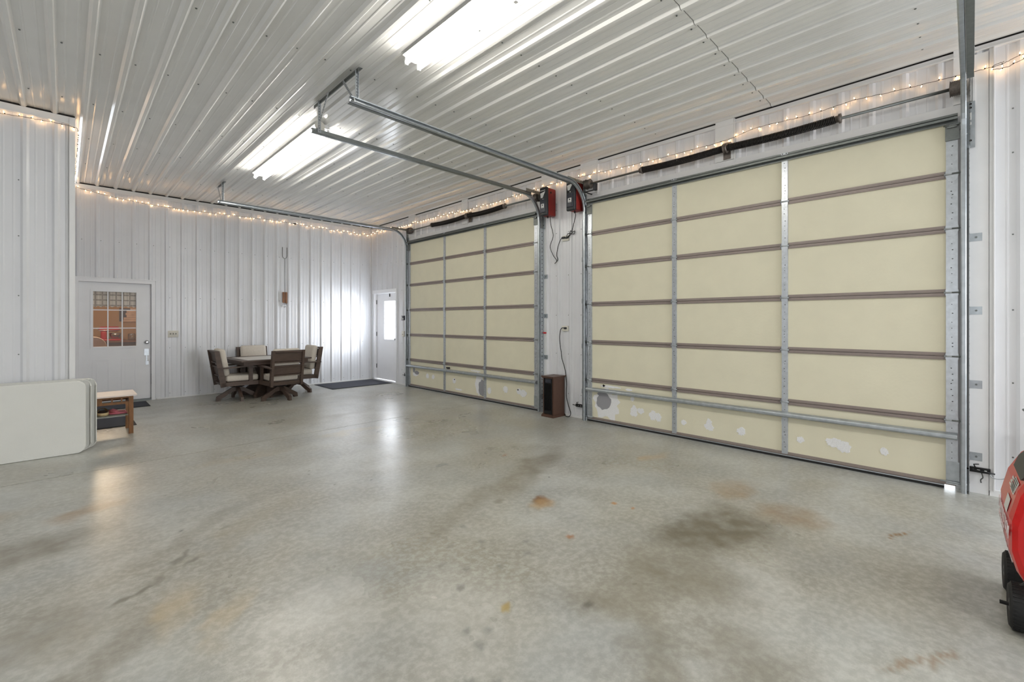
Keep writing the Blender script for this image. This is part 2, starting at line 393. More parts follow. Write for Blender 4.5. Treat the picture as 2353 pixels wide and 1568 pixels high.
def sheet(mb, s0, s1, t0, t1, fn, phase=R0, thick=0.012):
    """fn(s, t, h) -> 3D; a solid ribbed sheet"""
    pr = rib_profile(s0, s1, phase)
    A = [mb.bm.verts.new(fn(s, t0, h)) for s, h in pr]; B = [mb.bm.verts.new(fn(s, t1, h)) for s, h in pr]
    A2 = [mb.bm.verts.new(fn(pr[0][0], t0, -thick)), mb.bm.verts.new(fn(pr[-1][0], t0, -thick))]
    B2 = [mb.bm.verts.new(fn(pr[0][0], t1, -thick)), mb.bm.verts.new(fn(pr[-1][0], t1, -thick))]
    for i in range(len(pr)-1): mb._f([A[i], A[i+1], B[i+1], B[i]])
    mb._f([A2[0], A[0], B[0], B2[0]]); mb._f([A[-1], A2[1], B2[1], B[-1]]); mb._f([A2[1], A2[0], B2[0], B2[1]])
    mb._f(A[::-1]+[A2[0], A2[1]]) ; mb._f(B+[B2[1], B2[0]])
    return mb
def screws(mb, pts, nrm, r=0.006):
    n = Vector(nrm)
    for p in pts: mb.cyl(Vector(p), Vector(p)+n*0.005, r, r*0.7, n=6)
    return mb

# FLOOR: two slabs with a saw cut between them
fl = sroot('floor')
mb = MB()
A = mb.bm
def slab(poly, z0=-0.12, z1=0.0):
    m_ = MB(); m_.prism(poly, lambda a, b, t: Vector((a, b, z0 if t == 0 else z1))); return m_
g = 0.0055
jy = lambda x: 5.811+(x+0)*0.029
def slab_mesh(name, xs, ts, ylo, yhi):
    nx, ny = len(xs), len(ts); V = []
    for t in ts:
        for x in xs: V.append((x, ylo(x)+t*(yhi(x)-ylo(x)), 0.0))
    F = [(j*nx+i, j*nx+i+1, (j+1)*nx+i+1, (j+1)*nx+i) for j in range(ny-1) for i in range(nx-1)]
    ring = list(range(nx))+[j*nx+nx-1 for j in range(1, ny)]+[(ny-1)*nx+i for i in range(nx-2, -1, -1)]+[j*nx for j in range(ny-2, 0, -1)]
    base = len(V); V += [(V[k][0], V[k][1], -0.12) for k in ring]; n = len(ring)
    F += [(ring[k], base+k, base+(k+1) % n, ring[(k+1) % n]) for k in range(n)]
    me = bpy.data.meshes.new(name); me.from_pydata(V, [], F); me.materials.append(FLOORM)
    P = np.array(V); X, Y = P[:, 0], P[:, 1]
    D = np.array([[mnoise.fractal(Vector((x*k+o, y*k, o)), 0.8, 2.1, 5) for (k, o) in ((1.6, 0.0), (1.6, 7.3))]+[mnoise.fractal(Vector((x*9+o, y*9, o)), 0.9, 2.1, 3) for o in (3.1, 9.7)] for x, y in zip(X, Y)])
    T = np.ones(len(V)); S = np.zeros((len(V), 3))
    for st in STAINS:
        cx_, cy_, rx, ry, an, c, k = st[:7]; soft = st[7] if len(st) > 7 else 0.9; coarse = st[8] if len(st) > 8 else True
        if coarse: dx, dy = D[:, 0]*0.16+D[:, 2]*0.03, D[:, 1]*0.16+D[:, 3]*0.03
        else: m_ = min(1.0, rx/0.08); dx, dy = D[:, 2]*0.035*m_, D[:, 3]*0.035*m_
        a_ = math.radians(an); u = X+dx-cx_; v = Y+dy-cy_
        p = (u*math.cos(a_)+v*math.sin(a_))/rx; q = (-u*math.sin(a_)+v*math.cos(a_))/ry
        rr_ = np.sqrt(p*p+q*q); lo = 1-soft*0.85
        f = np.clip((1.0-rr_)/(1.0-lo), 0, 1); f = f*f*(3-2*f)*k
        f = f*np.clip(1+0.5*D[:, 2], 0.3, 1.3) if coarse else f; f = np.clip(f, 0, 1)
        T = T*(1-f); S = S*(1-f)[:, None]+f[:, None]*np.array(lin(c)[:3])[None, :]
    at = me.color_attributes.new('stain', 'FLOAT_COLOR', 'POINT')
    at.data.foreach_set('color', np.concatenate([S, T[:, None]], 1).astype(np.float32).ravel())
    o = bpy.data.objects.new(name, me); C.objects.link(o); o.parent = fl; return o
def span(a, b, st): n = max(1, int(round((b-a)/st))); return [a+(b-a)*k/n for k in range(n)]
fx = span(-5, -0.9, 0.5)+span(-0.9, 4.9, 0.020)+span(4.9, 5.46, 0.08)+[5.46]
fy = [(y+5.0)/10.81 for y in span(-5, 0, 0.5)+span(0, 5.81, 0.020)]+[1.0]
slab_mesh('concrete_slab', fx, fy, lambda x: -5.0, lambda x: jy(x)-g)
slab_mesh('concrete_slab', span(-5, -0.9, 0.5)+span(-0.9, 5.46, 0.05)+[5.46], [k/90 for k in range(91)], lambda x: jy(x)+g, lambda x: 10.5)
part('control_joint', MB().box(-5, 5.46, 5.0, 6.6, -0.13, -0.012), HOLED, fl)

# CEILING
ce = sroot('ceiling')
ysm = 1.492
for (t0, t1, dz) in ((-5.0, ysm-0.003, 0.0), (ysm+0.004, YB+0.05, 0.002)):
    x0 = R0-0.1172-RP*21
    proto = None; k = 0
    while x0+k*4*RP < XW+0.1:
        a = x0+k*4*RP; b = min(a+4*RP, XW+0.06); a = max(a, -5.0)
        if b-a > 0.05:
            part('ceiling_sheet', sheet(MB(), a, b, t0, t1, lambda s, t, h: Vector((s, t, HC+dz-h))), CEILM, ce)
        k += 1
sm = MB()
for yy in (0.3, 1.55, 2.72, 3.98, 5.25, 6.52, 7.79, 9.06):
    k = -20
    while R0+k*RP < XW:
        x = R0+k*RP+0.058
        if -4.9 < x < XW-0.05: screws(sm, [(x, yy+random.uniform(-.01, .01), HC-0.0005)], (0, 0, -1), 0.008)
        k += 1
part('screws', sm, GALVD, ce, kind='stuff')
part('seam_gap', MB().box(-5, XW, ysm-0.03, ysm+0.03, HC+0.014, HC+0.02), HOLED, ce)
part('roof_deck', MB().box(-5.05, 5.6, -5.05, 10.6, HC+0.03, HC+0.1), TRIM, ce)

# WALL BACK
wb = sroot('wall_back')
DX0, DX1, DZ = 0.147, 1.13, 2.09     # entry door opening
def bw(s, t, h): return Vector((s, YB-h, t))
edges = [XJ+0.002]+[R0+RP*(0.5+4*k) for k in range(1, 6)]+[XW]
edges = [XJ+0.002, R0+RP*4.5, R0+RP*8.5, R0+RP*12.5, R0+RP*16.5, R0+RP*20.5, XW]
for a, b in zip(edges, edges[1:]):
    if b <= DX1: part('wall_sheet', sheet(MB(), a, b, DZ+0.05, HC-0.09, bw), SHEET, wb)
    elif a < DX1:
        part('wall_sheet', sheet(MB(), a, DX1+0.04, DZ+0.05, HC-0.09, bw), SHEET, wb)
        part('wall_sheet', sheet(MB(), DX1+0.04, b, 0.015, HC-0.09, bw), SHEET, wb)
    else: part('wall_sheet', sheet(MB(), a, b, 0.015, HC-0.09, bw), SHEET, wb)
part('wall_core', MB().box(-0.02, DX0-0.001, YB+0.013, YB+0.14, 0, HC).box(DX1, XW+0.1, YB+0.013, YB+0.14, 0, HC).box(DX0-0.001, DX1, YB+0.013, YB+0.14, DZ, HC), TRIM, wb)
part('top_trim', MB().box(XJ, XW, YB-0.024, YB, HC-0.095, HC-0.085).box(XJ, XW, YB-0.006, YB, HC-0.085, HC-0.022), TRIM, wb)
part('ceiling_gap', MB().box(XJ, XW, YB-0.002, YB+0.012, HC-0.022, HC), HOLED, wb)
sm = MB()
for zz in (0.09, 0.92, 1.84, 2.77):
    k = 0
    while R0+k*RP < XW:
        x = R0+k*RP+0.045
        if x > 1.2 or (zz > 2.2 and x > 0.12): screws(sm, [(x, YB, zz)], (0, -1, 0), 0.0065)
        k += 1
part('screws', sm, GALVD, wb, kind='stuff')
struct('baseboard_back', MB().box(DX1+0.06, XW, YB-0.022, YB, 0.0, 0.02), TRIM)
struct('trim_corner', MB().box(XW-0.05, XW+0.0, YB-0.012, YB-0.002, 0, HC-0.03).box(XW-0.012, XW-0.002, YB-0.06, YB-0.012, 0, HC-0.03).box(XW-0.024, XW-0.012, YB-0.024, YB-0.012, 0, HC-0.03), TRIM)

# WALL LEFT (jog)
wj = sroot('wall_left')
def jw(s, t, h): return Vector((s, YJ-h, t))
for a, b in ((-4.9, -3.9), (-3.9, R0-RP*12.5), (R0-RP*12.5, R0-RP*8.5), (R0-RP*8.5, R0-RP*4.5), (R0-RP*4.5, R0-RP*0.5-0.035)):
    if b > a: part('wall_sheet', sheet(MB(), a, b, 0.0, HC-0.10, jw, phase=-0.298), SHEET, wj)
part('wall_core', MB().box(-5, XJ-0.013, YJ+0.013, YJ+0.14, 0, HC), TRIM, wj)
part('top_trim', MB().box(-4.9, XJ, YJ-0.024, YJ, HC-0.105, HC-0.095).box(-4.9, XJ, YJ-0.006, YJ+0.0, HC-0.095, HC-0.02), TRIM, wj)
part('ceiling_gap', MB().box(-4.9, XJ, YJ-0.002, YJ+0.012, HC-0.02, HC), HOLED, wj)
part('wall_sheet', sheet(MB(), YJ+0.05, YB, 0, HC-0.09, lambda s, t, h: Vector((XJ-0.02+h, s, t)), phase=YJ+0.15), SHEET, wj)
sm = MB()
for zz in (0.3, 1.06, 1.68, 2.31, 2.9):
    for k in range(-18, 2):
        x = -0.298+0.055+k*RP
        if x < XJ-0.1: screws(sm, [(x-0.10, YJ, zz)], (0, -1, 0), 0.0065)
part('screws', sm, GALVD, wj, kind='stuff')
struct('trim_jog_corner', MB().box(XJ-0.045, XJ+0.002, YJ-0.022, YJ, 0, HC-0.03).box(XJ-0.02, XJ+0.002, YJ, YJ+0.05, 0, HC-0.03), TRIM)

# WALL RIGHT with the two garage doors
wr = sroot('wall_right')
def gw(s, t, h): return Vector((XW-h, s, t))
B0, B1, S0, S1 = 0.045, 3.862, 4.712, 8.556     # door openings along y
HZ = 3.05; HB = 3.215                            # opening top, header board top
PH = 3.998-0.055
segs = [(-4.9, -3.1, 0), (-3.1, -2.0, 0), (-2.0, -1.04, 0), (-1.04, -0.085, 0), (B1+0.07, S0-0.07, 0), (S1+0.05, 9.05, 0), (9.05, 9.10, 0)]
for a, b, z in segs: part('wall_sheet', sheet(MB(), a, b, 0.03, HC-0.07, gw, phase=PH), SHEET, wr)
for a, b in ((-0.085, 1.86), (2.07, 3.70), (3.99, B1+0.07), (S0-0.07, 6.58), (6.75, 8.35), (8.62, S1+0.05)):
    if b > a: part('wall_sheet', sheet(MB(), a, b, HB, HC-0.07, gw, phase=PH), SHEET, wr)
for a, b in ((9.10, 10.24), (10.24, YB)):
    part('wall_sheet', sheet(MB(), a, b, 2.14 if a < 10 else 0.03, HC-0.07, gw, phase=PH), SHEET, wr)
SD0, SD1, SDZ = 9.155, 10.19, 2.09
part('wall_core', MB().box(XW+0.013, XW+0.13, -5, B0, 0, HC).box(XW+0.013, XW+0.13, B1, S0, 0, HC).box(XW+0.013, XW+0.13, S1, SD0, 0, HC)
     .box(XW+0.013, XW+0.13, SD1, YB+0.14, 0, HC).box(XW+0.013, XW+0.13, SD0, SD1, SDZ, HC).box(XW+0.013, XW+0.13, B0, B1, HZ, HC).box(XW+0.013, XW+0.13, S0, S1, HZ, HC), TRIM, wr)
part('header_board', bevel(MB().box(XW-0.022, XW+0.013, B0-0.1, B1+0.03, HZ-0.03, HB+0.01), 0.003), TRIM, wr)
part('header_board', bevel(MB().box(XW-0.022, XW+0.013, S0-0.03, S1+0.05, HZ-0.03, HB+0.01), 0.003), TRIM, wr)
for a, b in ((1.87, 2.07), (3.70, 3.985), (6.585, 6.745), (8.36, 8.60), (4.45, 4.74), (0.0, 0.11)):
    part('post_cover', bevel(MB().box(XW-0.030, XW, a, b, HB+0.012, HC-0.005), 0.003), TRIM, wr)
    part('post_cover_edge', MB().box(XW-0.034, XW, a-0.016, a-0.004, HB-0.02, HC-0.03), TRIM, wr)
for a, b in ((B0-0.14, B0), (B1-0.01, B1+0.07), (S0-0.07, S0), (S1, S1+0.05)):
    part('jamb_board', bevel(MB().box(XW-0.0235, XW+0.013, a, b, 0.0, HZ-0.032 if a > 0 else HC-0.1), 0.003), TRIM, wr)
for a, b in ((B0-0.01, B0+0.055), (B1-0.055, B1+0.01), (S0-0.01, S0+0.07), (S1-0.07, S1+0.01)):
    part('door_stop', MB().box(XS+0.078, XW+0.012, a, b, 0, HZ), TRIM, wr)
for a, b in ((B0, B1), (S0, S1)): part('door_stop', MB().box(XS+0.078, XW+0.012, a+0.06, b-0.06, HZ-0.06, HZ), TRIM, wr)
part('jamb_edge_trim', MB().box(XW-0.026, XW, -0.128, -0.098, 0.04, HC-0.08).box(XW-0.04, XW-0.026, -0.128, -0.122, 0.04, HC-0.08), TRIM, wr)
part('base_trim', MB().box(XW-0.028, XW-0.004, -4.9, -0.1, 0, 0.05).box(XW-0.028, XW-0.004, B1+0.072, S0-0.072, 0, 0.03).box(XW-0.028, XW-0.004, S1+0.052, SD0-0.04, 0, 0.03), TRIM, wr)
part('top_trim', MB().box(XW-0.036, XW, -4.9, YB-0.03, HC-0.082, HC-0.074).box(XW-0.01, XW, -4.9, YB-0.03, HC-0.074, HC-0.03), TRIM, wr)
part('ceiling_gap', MB().box(XW-0.004, XW+0.012, -4.9, YB-0.01, HC-0.03, HC+0.001), HOLED, wr)
sm = MB()
for zz in (0.33, 0.92, 1.5, 2.1, 2.75, 3.1):
    for yy in [PH+RP*k+0.05 for k in range(-30, 40)]:
        if (-4 < yy < -0.16) or (B1+0.1 < yy < S0-0.1) or (S1+0.08 < yy < 9.08) or (zz > 2.2 and 9.08 < yy < YB-.1): screws(sm, [(XW, yy, zz)], (-1, 0, 0), 0.0065)
part('screws', sm, GALVD, wr, kind='stuff')
# unseen walls that close the room
struct('wall_front', MB().box(-5.1, 5.5, -5.12, -5.0, 0, HC+0.1), SHEET)
struct('wall_far_left', MB().box(-5.12, -5.0, -5.0, 7.2, 0, HC+0.1), SHEET)

# EXTERIOR seen through the side door pane and under the door
tag(part('driveway', MB().box(5.47, 14, -6, 16, -0.13, -0.03), PASTE), 'pale concrete paving outside, seen through the side door pane', 'paving')

# ---------------------------------------------------------------- side door (door_2) on the right wall
sd = sroot('door_2', (XW+0.02, 9.67, 0))
part('door_frame', MB().box(XW-0.012, XW+0.12, SD1-0.035, SD1+0.03, 0, 2.13).box(XW-0.012, XW+0.12, SD0-0.03, SD0+0.02, 0, 2.13).box(XW-0.022, XW+0.12, SD0-0.035, SD1+0.05, 2.07, 2.15)
     .box(XW-0.02, XW+0.12, SD0, SD1, 0, 0.02), DOORW, sd)
xd = XW+0.052
dy0, dy1 = SD0+0.022, SD1-0.037
wy0, wy1, wz0, wz1 = 9.245, 9.775, 0.985, 1.88
part('door_leaf', MB().box(xd, xd+0.045, dy0, wy0, 0.03, 2.065).box(xd, xd+0.045, wy1, dy1, 0.03, 2.065).box(xd, xd+0.045, wy0, wy1, 0.03, wz0).box(xd, xd+0.045, wy0, wy1, wz1, 2.065), DOORW, sd)
part('window_frame', MB().box(xd-0.008, xd, wy0-0.025, wy0, wz0-0.025, wz1+0.025).box(xd-0.008, xd, wy1, wy1+0.025, wz0-0.025, wz1+0.025).box(xd-0.008, xd, wy0, wy1, wz0-0.025, wz0).box(xd-0.008, xd, wy0, wy1, wz1, wz1+0.025)
     , DOORW, sd)
part('window_grille', MB().box(xd+0.03, xd+0.038, wy0, wy1, wz0+0.297, wz0+0.305).box(xd+0.03, xd+0.038, wy0, wy1, wz0+0.593, wz0+0.601).box(xd+0.03, xd+0.038, wy0+0.175, wy0+0.182, wz0, wz1).box(xd+0.03, xd+0.038, wy0+0.35, wy0+0.357, wz0, wz1), DOORW, sd)
part('pane', MB().box(xd+0.018, xd+0.024, wy0, wy1, wz0, wz1), PANE, sd)
for zz in (0.28, 1.05, 1.82): part('hinge', MB().box(xd-0.008, xd, dy1-0.012, dy1+0.02, zz, zz+0.1).cyl((xd-0.01, dy1+0.004, zz), (xd-0.01, dy1+0.004, zz+0.1), 0.006, n=8), GALVD, sd)
part('door_knob', MB().lathe([(0.03, 0), (0.03, -0.01), (0.012, -0.015), (0.012, -0.035), (0.026, -0.045), (0.026, -0.06), (0.01, -0.068)], (xd, dy0+0.055, 1.0), 14, 'x'), CHROME, sd)
part('door_closer_hook', MB().box(xd-0.02, xd, 9.52, 9.535, 1.98, 2.05), BLACKM, sd)

# ---------------------------------------------------------------- entry door (door_1) in the back wall
ed = sroot('door_1', (0.64, YB, 0))
part('door_frame', bevel(MB().box(DX0-0.03, DX0+0.018, YB-0.03, YB+0.12, 0, DZ+0.045).box(DX1-0.018, DX1+0.035, YB-0.03, YB+0.12, 0, DZ+0.045).box(DX0-0.03, DX1+0.035, YB-0.032, YB+0.12, DZ-0.018, DZ+0.045)
     .box(DX0-0.03, DX1+0.045, YB-0.045, YB, DZ+0.045, DZ+0.056), 0.002, 1), DOORW, ed)
yd = YB+0.045
ex0, ex1 = DX0+0.02, DX1-0.02
gx0, gx1, gz0, gz1 = 0.345, 0.905, 0.975, 1.915
part('door_leaf', MB().box(ex0, gx0, yd, yd+0.045, 0.03, DZ-0.02).box(gx1, ex1, yd, yd+0.045, 0.03, DZ-0.02).box(gx0, gx1, yd, yd+0.045, 0.03, gz0).box(gx0, gx1, yd, yd+0.045, gz1, DZ-0.02), DOORW, ed)
part('threshold', MB().box(ex0-0.01, ex1+0.01, YB-0.02, yd+0.06, 0, 0.028), GALVD, ed)
f = MB()
for a, b, c_, d in ((gx0-0.035, gx0, gz0-0.035, gz1+0.035), (gx1, gx1+0.035, gz0-0.035, gz1+0.035), (gx0, gx1, gz0-0.035, gz0), (gx0, gx1, gz1, gz1+0.035)): f.box(a, b, yd-0.012, yd, c_, d)
part('window_frame', bevel(f, 0.004), DOORW, ed)
f = MB()
for k in (1, 2):
    x = gx0+(gx1-gx0)*k/3; z = gz0+(gz1-gz0)*k/3
    f.box(x-0.008, x+0.008, yd+0.012, yd+0.032, gz0, gz1).box(gx0, gx1, yd+0.014, yd+0.030, z-0.008, z+0.008)
part('window_grille', f, DOORW, ed)
part('pane', MB().box(gx0, gx1, yd+0.019, yd+0.025, gz0, gz1), PANE, ed)
for x0, x1 in ((0.335, 0.555), (0.705, 0.91)):
    f = MB()
    f.box(x0, x1, yd-0.006, yd, 0.215, 0.235).box(x0, x1, yd-0.006, yd, 0.745, 0.765).box(x0, x0+0.02, yd-0.006, yd, 0.235, 0.745).box(x1-0.02, x1, yd-0.006, yd, 0.235, 0.745)
    f.box(x0+0.05, x1-0.05, yd-0.005, yd, 0.28, 0.70)
    part('raised_panel', bevel(f, 0.004), DOORW, ed)
part('door_knob', MB().lathe([(0.033, 0), (0.033, -0.008), (0.014, -0.014), (0.014, -0.04), (0.030, -0.05), (0.030, -0.062), (0.012, -0.072)], (ex1-0.06, yd, 1.035), 16, 'y'), CHROME, ed)
part('keypad', bevel(MB().box(ex1-0.095, ex1-0.03, yd-0.014, yd, 0.80, 0.915).box(ex1-0.07, ex1-0.052, yd-0.010, yd, 0.70, 0.80).box(ex1-0.075, ex1-0.035, yd-0.014, yd, 0.63, 0.695), 0.003), GALVB, ed)
part('strike_plate', MB().box(DX1-0.02, DX1-0.017, YB+0.01, YB+0.03, 0.28, 0.47), GALVD, ed)

# ---------------------------------------------------------------- kitchen behind the entry door
kx0, kx1, ky1 = -2.2, 2.6, 16.4
kr = sroot('wall_kitchen')
part('plaster_wall', MB().box(kx0, kx1, ky1, ky1+0.1, 0, 2.6), BEIGE, kr)
part('plaster_wall', MB().box(kx0-0.1, kx0, YB+0.14, ky1, 0, 2.6), BEIGE, kr)
part('plaster_wall', MB().box(kx1, kx1+0.1, YB+0.14, ky1, 0, 2.6), BEIGE, kr)
struct('floor_kitchen', MB().box(kx0, kx1, YB+0.14, ky1, -0.1, 0.0), KFLOOR)
struct('ceiling_kitchen', MB().box(kx0, kx1, YB+0.14, ky1, 2.6, 2.7), TRIM)
struct('wall_kitchen_near', MB().box(kx0, DX0-0.05, YB+0.142, YB+0.2, 0, 2.6).box(DX1+0.05, kx1, YB+0.142, YB+0.2, 0, 2.6).box(DX0-0.05, DX1+0.05, YB+0.142, YB+0.2, DZ+0.05, 2.6), BEIGE)
# console table
kt = thing('console_table', 'reddish wood table behind the entry door glass', 'table', (1.2, 15.9, 0))
part('tabletop', bevel(MB().box(0.52, 2.2, 15.5, 16.3, 0.86, 0.90), 0.004), WOODL, kt)
for x in (0.56, 2.14):
    for y in (15.54, 16.24): part('leg', MB().box(x-0.03, x+0.03, y-0.03, y+0.03, 0, 0.86), WOODD, kt)
part('apron', MB().box(0.56, 2.14, 15.53, 15.56, 0.74, 0.86), WOODD, kt)
# stand mixer (turned to the right)
mx = thing('stand_mixer', 'red stand mixer with steel bowl seen through entry door glass', 'mixer', (0.85, 15.75, 0.90))
part('base', MB().pad(0.64, 1.06, 15.64, 15.86, 0.901, 0.945, 0.02), KRED, mx)
part('column', MB().pad(0.66, 0.78, 15.68, 15.82, 0.93, 1.16, 0.04), KRED, mx)
part('motor_head', MB().pad(0.62, 1.04, 15.66, 15.84, 1.14, 1.27, 0.06), KRED, mx)
part('trim_band', MB().pad(0.61, 1.045, 15.655, 15.845, 1.165, 1.18, 0.006), CHROME, mx)
part('mixing_bowl', MB().lathe([(0.06, 0.955), (0.095, 0.99), (0.115, 1.04), (0.12, 1.10), (0.116, 1.10), (0.09, 1.0)], (0.95, 15.75, 0), 20), CHROME, mx)
j = thing('glass_jar', 'clear glass jar with handle right of the red mixer', 'jar', (1.28, 15.75, 0.90))
part('jar_body', MB().lathe([(0.07, 0.902), (0.085, 0.93), (0.085, 1.05), (0.07, 1.08), (0.065, 1.08), (0.078, 1.05), (0.078, 0.93)], (1.28, 15.75, 0), 16), GLASSJ, j)
j = thing('coffee_press', 'dark framed glass canister at the right of the wood table', 'canister', (1.50, 15.78, 0.90))
part('canister_body', MB().lathe([(0.085, 0.902), (0.085, 1.10), (0.08, 1.10), (0.08, 0.91)], (1.50, 15.78, 0), 16), GLASSJ, j)
part('frame', MB().lathe([(0.09, 1.09), (0.09, 1.12), (0.05, 1.15)], (1.50, 15.78, 0), 16).box(1.59, 1.62, 15.77, 15.79, 0.95, 1.12), SLATE, j)
sg = thing('plank_sign', 'dark board with pale plank cutout hung above the red mixer', 'sign', (1.35, 16.38, 1.45))
part('backing_board', MB().box(1.07, 1.90, 16.37, 16.399, 1.40, 1.76), SLATE, sg)
for k, (a, b) in enumerate(((1.28, 1.55), (1.20, 1.66), (1.18, 1.58), (1.20, 1.56), (1.14, 1.68), (1.13, 1.70))):
    part('plank', MB().box(a+0.02, b+0.02, 16.35, 16.369, 1.76-k*0.062-0.058, 1.76-k*0.062), PINEW, sg)
kc = thing('dining_chair', 'pale rounded chair back low in the entry door glass', 'chair', (0.44, 12.6, 0))
part('backrest', MB().lathe([(0.20, 0.0), (0.21, 0.02), (0.20, 0.04)], (0.42, 12.6, 0.88), 24, 'y'), PINKW, kc)
part('seat', MB().pad(0.22, 0.62, 12.62, 13.02, 0.46, 0.52, 0.02), PINKW, kc)
for x in (0.25, 0.59):
    for y in (12.62, 12.99): part('leg', MB().box(x-0.02, x+0.02, y-0.02, y+0.02, 0, 0.70 if y < 12.7 else 0.47), WOODL, kc)
cb = MB(); n = 60
for k in range(n):
    x = gx0-0.03+(gx1-gx0+0.06)*k/n; x2 = gx0-0.03+(gx1-gx0+0.06)*(k+1)/n
    ya, yb_ = YB+0.115+0.010*math.sin(k*1.3), YB+0.115+0.010*math.sin((k+1)*1.3)
    zb = 1.66+0.008*math.sin(k*0.9)
    v = [cb.bm.verts.new(p) for p in ((x, ya, zb), (x2, yb_, zb), (x2, yb_, 1.95), (x, ya, 1.95), (x, ya+0.003, zb), (x2, yb_+0.003, zb), (x2, yb_+0.003, 1.95), (x, ya+0.003, 1.95))]
    for q in ((0, 1, 2, 3), (7, 6, 5, 4), (0, 4, 5, 1), (3, 2, 6, 7)): cb._f([v[i] for i in q])
cv = thing('window_valance', 'beige plaid valance across the top of the entry door glass', 'curtain', (0.62, YB+0.115, 1.66))
part('curtain', cb, CURT, cv)
part('curtain_rod', MB().cyl((gx0-0.05, YB+0.108, 1.952), (gx1+0.05, YB+0.108, 1.952), 0.006, n=8), TRIM, cv)

# ---------------------------------------------------------------- sectional garage doors
SEC = [0.02, 0.5334, 1.0668, 1.6002, 2.1336, 2.5908, 3.07]
ZO = 0.05
def patch(cy, cz, ry, rz, seed, x, thick=0.003, n=26, rag=0.2):
    rnd = random.Random(seed); pts = []
    for k in range(n):
        a = 2*math.pi*k/n; r = 1+rnd.uniform(-rag, rag)
        pts.append((cy+ry*r*math.cos(a), cz+rz*r*math.sin(a)))
    mb = MB(); mb.prism(pts, lambda a, b, t: Vector((x-(thick if t else 0), a, b))); return mb
def garage_door(y0, stiles, label, damage, leak=None):
    """y0 = near edge; stiles = centre lines, from near to far"""
    ya, yb = stiles[0]-0.035, stiles[-1]+0.035
    t = thing('garage_door', label, 'garage door', (XS, (ya+yb)/2, 0))
    xf = XS+0.018; xb = XS+0.07
    Z = [z+ZO if i else 0.035 for i, z in enumerate(SEC)]
    for i in range(6):
        for a, b, wa, wb_ in [(stiles[k], stiles[k+1], 0.04 if k == 0 else 0.028, 0.04 if k == 2 else 0.028) for k in range(3)]:
            part('insulation_panel', MB().box(xf, xf+0.03, a+0.01, b-0.01, Z[i]+0.028, Z[i+1]-0.028), CREAM, t)
    part('door_skin', MB().box(xb-0.012, xb, ya, yb, 0.035 if leak is None else 0.042, Z[6]), TAUPE, t)
    for i in range(6):
        z0, z1 = Z[i], Z[i+1]
        for (a, b, hh) in ((z0+0.002, z0+0.030, 0), (z1-0.030, z1-0.002, 0)):
            if i == 0 and a < 0.1: b = a+0.03
            part('section_rail', MB().box(XS+0.006, xb-0.013, ya+0.01, yb-0.01, a, b).box(XS+0.002, XS+0.006, ya+0.01, yb-0.01, a+0.008, b-0.008), TAUPE, t)
    for k, s in enumerate(stiles):
        end = k in (0, 3); hw = 0.036 if end else 0.027
        for i in range(6):
            z0, z1 = Z[i]+0.012, Z[i+1]-0.012
            mb = MB(); mb.box(XS, XS+0.018, s-hw, s+hw, z0, z1)
            bevel(mb, 0.003, 1)
            mb.m(1); rnd = random.Random(k*10+i)
            zz = z0+0.07
            while zz < z1-0.05:
                mb.cyl((XS-0.0008, s+rnd.choice((-0.008, 0, 0, 0.008)), zz), (XS+0.001, s, zz), 0.0035, n=6); zz += rnd.choice((0.028, 0.05, 0.075))
            part('end_stile' if end else 'centre_stile', mb, [GALVB, HOLED], t)
        for i in range(1, 6):
            z = Z[i]; mb = MB()
            pr = [(-hw-0.004, -0.018), (-hw-0.004, 0.018), (-0.022, 0.062), (0.022, 0.062), (hw+0.004, 0.018), (hw+0.004, -0.018), (0.022, -0.062), (-0.022, -0.062)]
            mb.prism([(s+a, z+b) for a, b in pr], lambda a, b, tt: Vector((XS-0.004*tt-0.0005, a, b)))
            mb.cyl((XS-0.008, s-hw-0.012, z), (XS-0.008, s+hw+0.012, z), 0.007, n=8)
            for dz in (-0.048, 0.048, -0.03, 0.03): mb.cyl((XS-0.009, s, z+dz), (XS-0.004, s, z+dz), 0.006, n=6)
            mb.m(1).box(XS-0.012, XS+0.004, s-hw-0.008, s-hw-0.003, z-0.02, z+0.02).box(XS-0.012, XS+0.004, s+hw+0.003, s+hw+0.008, z-0.02, z+0.02)
            h = part('hinge', mb, [GALVB, GALVD], t)
            if end:
                sg_ = -1 if k == 0 else 1
                r = MB().cyl((XS-0.016, s, z), (XS-0.016, s+sg_*0.075, z), 0.006, n=8).cyl((XS-0.016, s+sg_*0.058, z), (XS-0.016, s+sg_*0.070, z), 0.02, n=14)
                part('roller', r, GALVD, h)
    # struts: one low across the bottom section, one along the top
    zst = 0.452
    C_ = [(0, -0.024), (0, 0.024), (0.006, 0.030), (0.046, 0.018), (0.050, 0.008), (0.050, -0.008), (0.046, -0.018), (0.006, -0.030)]
    mb = MB(); mb.prism(C_, lambda a, b, tt: Vector((XS-0.001-a, ya+0.002 if tt == 0 else yb-0.002, zst+b)))
    part('strut', bevel(mb, 0.002, 1), GALV, t, label='galvanised strut across the bottom section')
    zt = Z[6]-0.012
    mb = MB().box(XS-0.055, XS+0.01, ya, yb, zt-0.010, zt-0.004).box(XS-0.055, XS-0.051, ya, yb, zt-0.030, zt-0.004).box(XS-0.006, XS-0.002, ya, yb, zt-0.05, zt+0.03)
    part('top_strut', mb, GALVD, t)
    for s in stiles[1:3]: part('strut_clip', MB().box(XS-0.01, XS-0.006, s-0.03, s+0.03, zt+0.01, zt+0.035).m(1).cyl((XS-0.012, s-0.017, zt+0.022), (XS-0.008, s-0.017, zt+0.022), 0.006, n=8).cyl((XS-0.012, s+0.017, zt+0.022), (XS-0.008, s+0.017, zt+0.022), 0.006, n=8), [GALVB, HOLED], t)
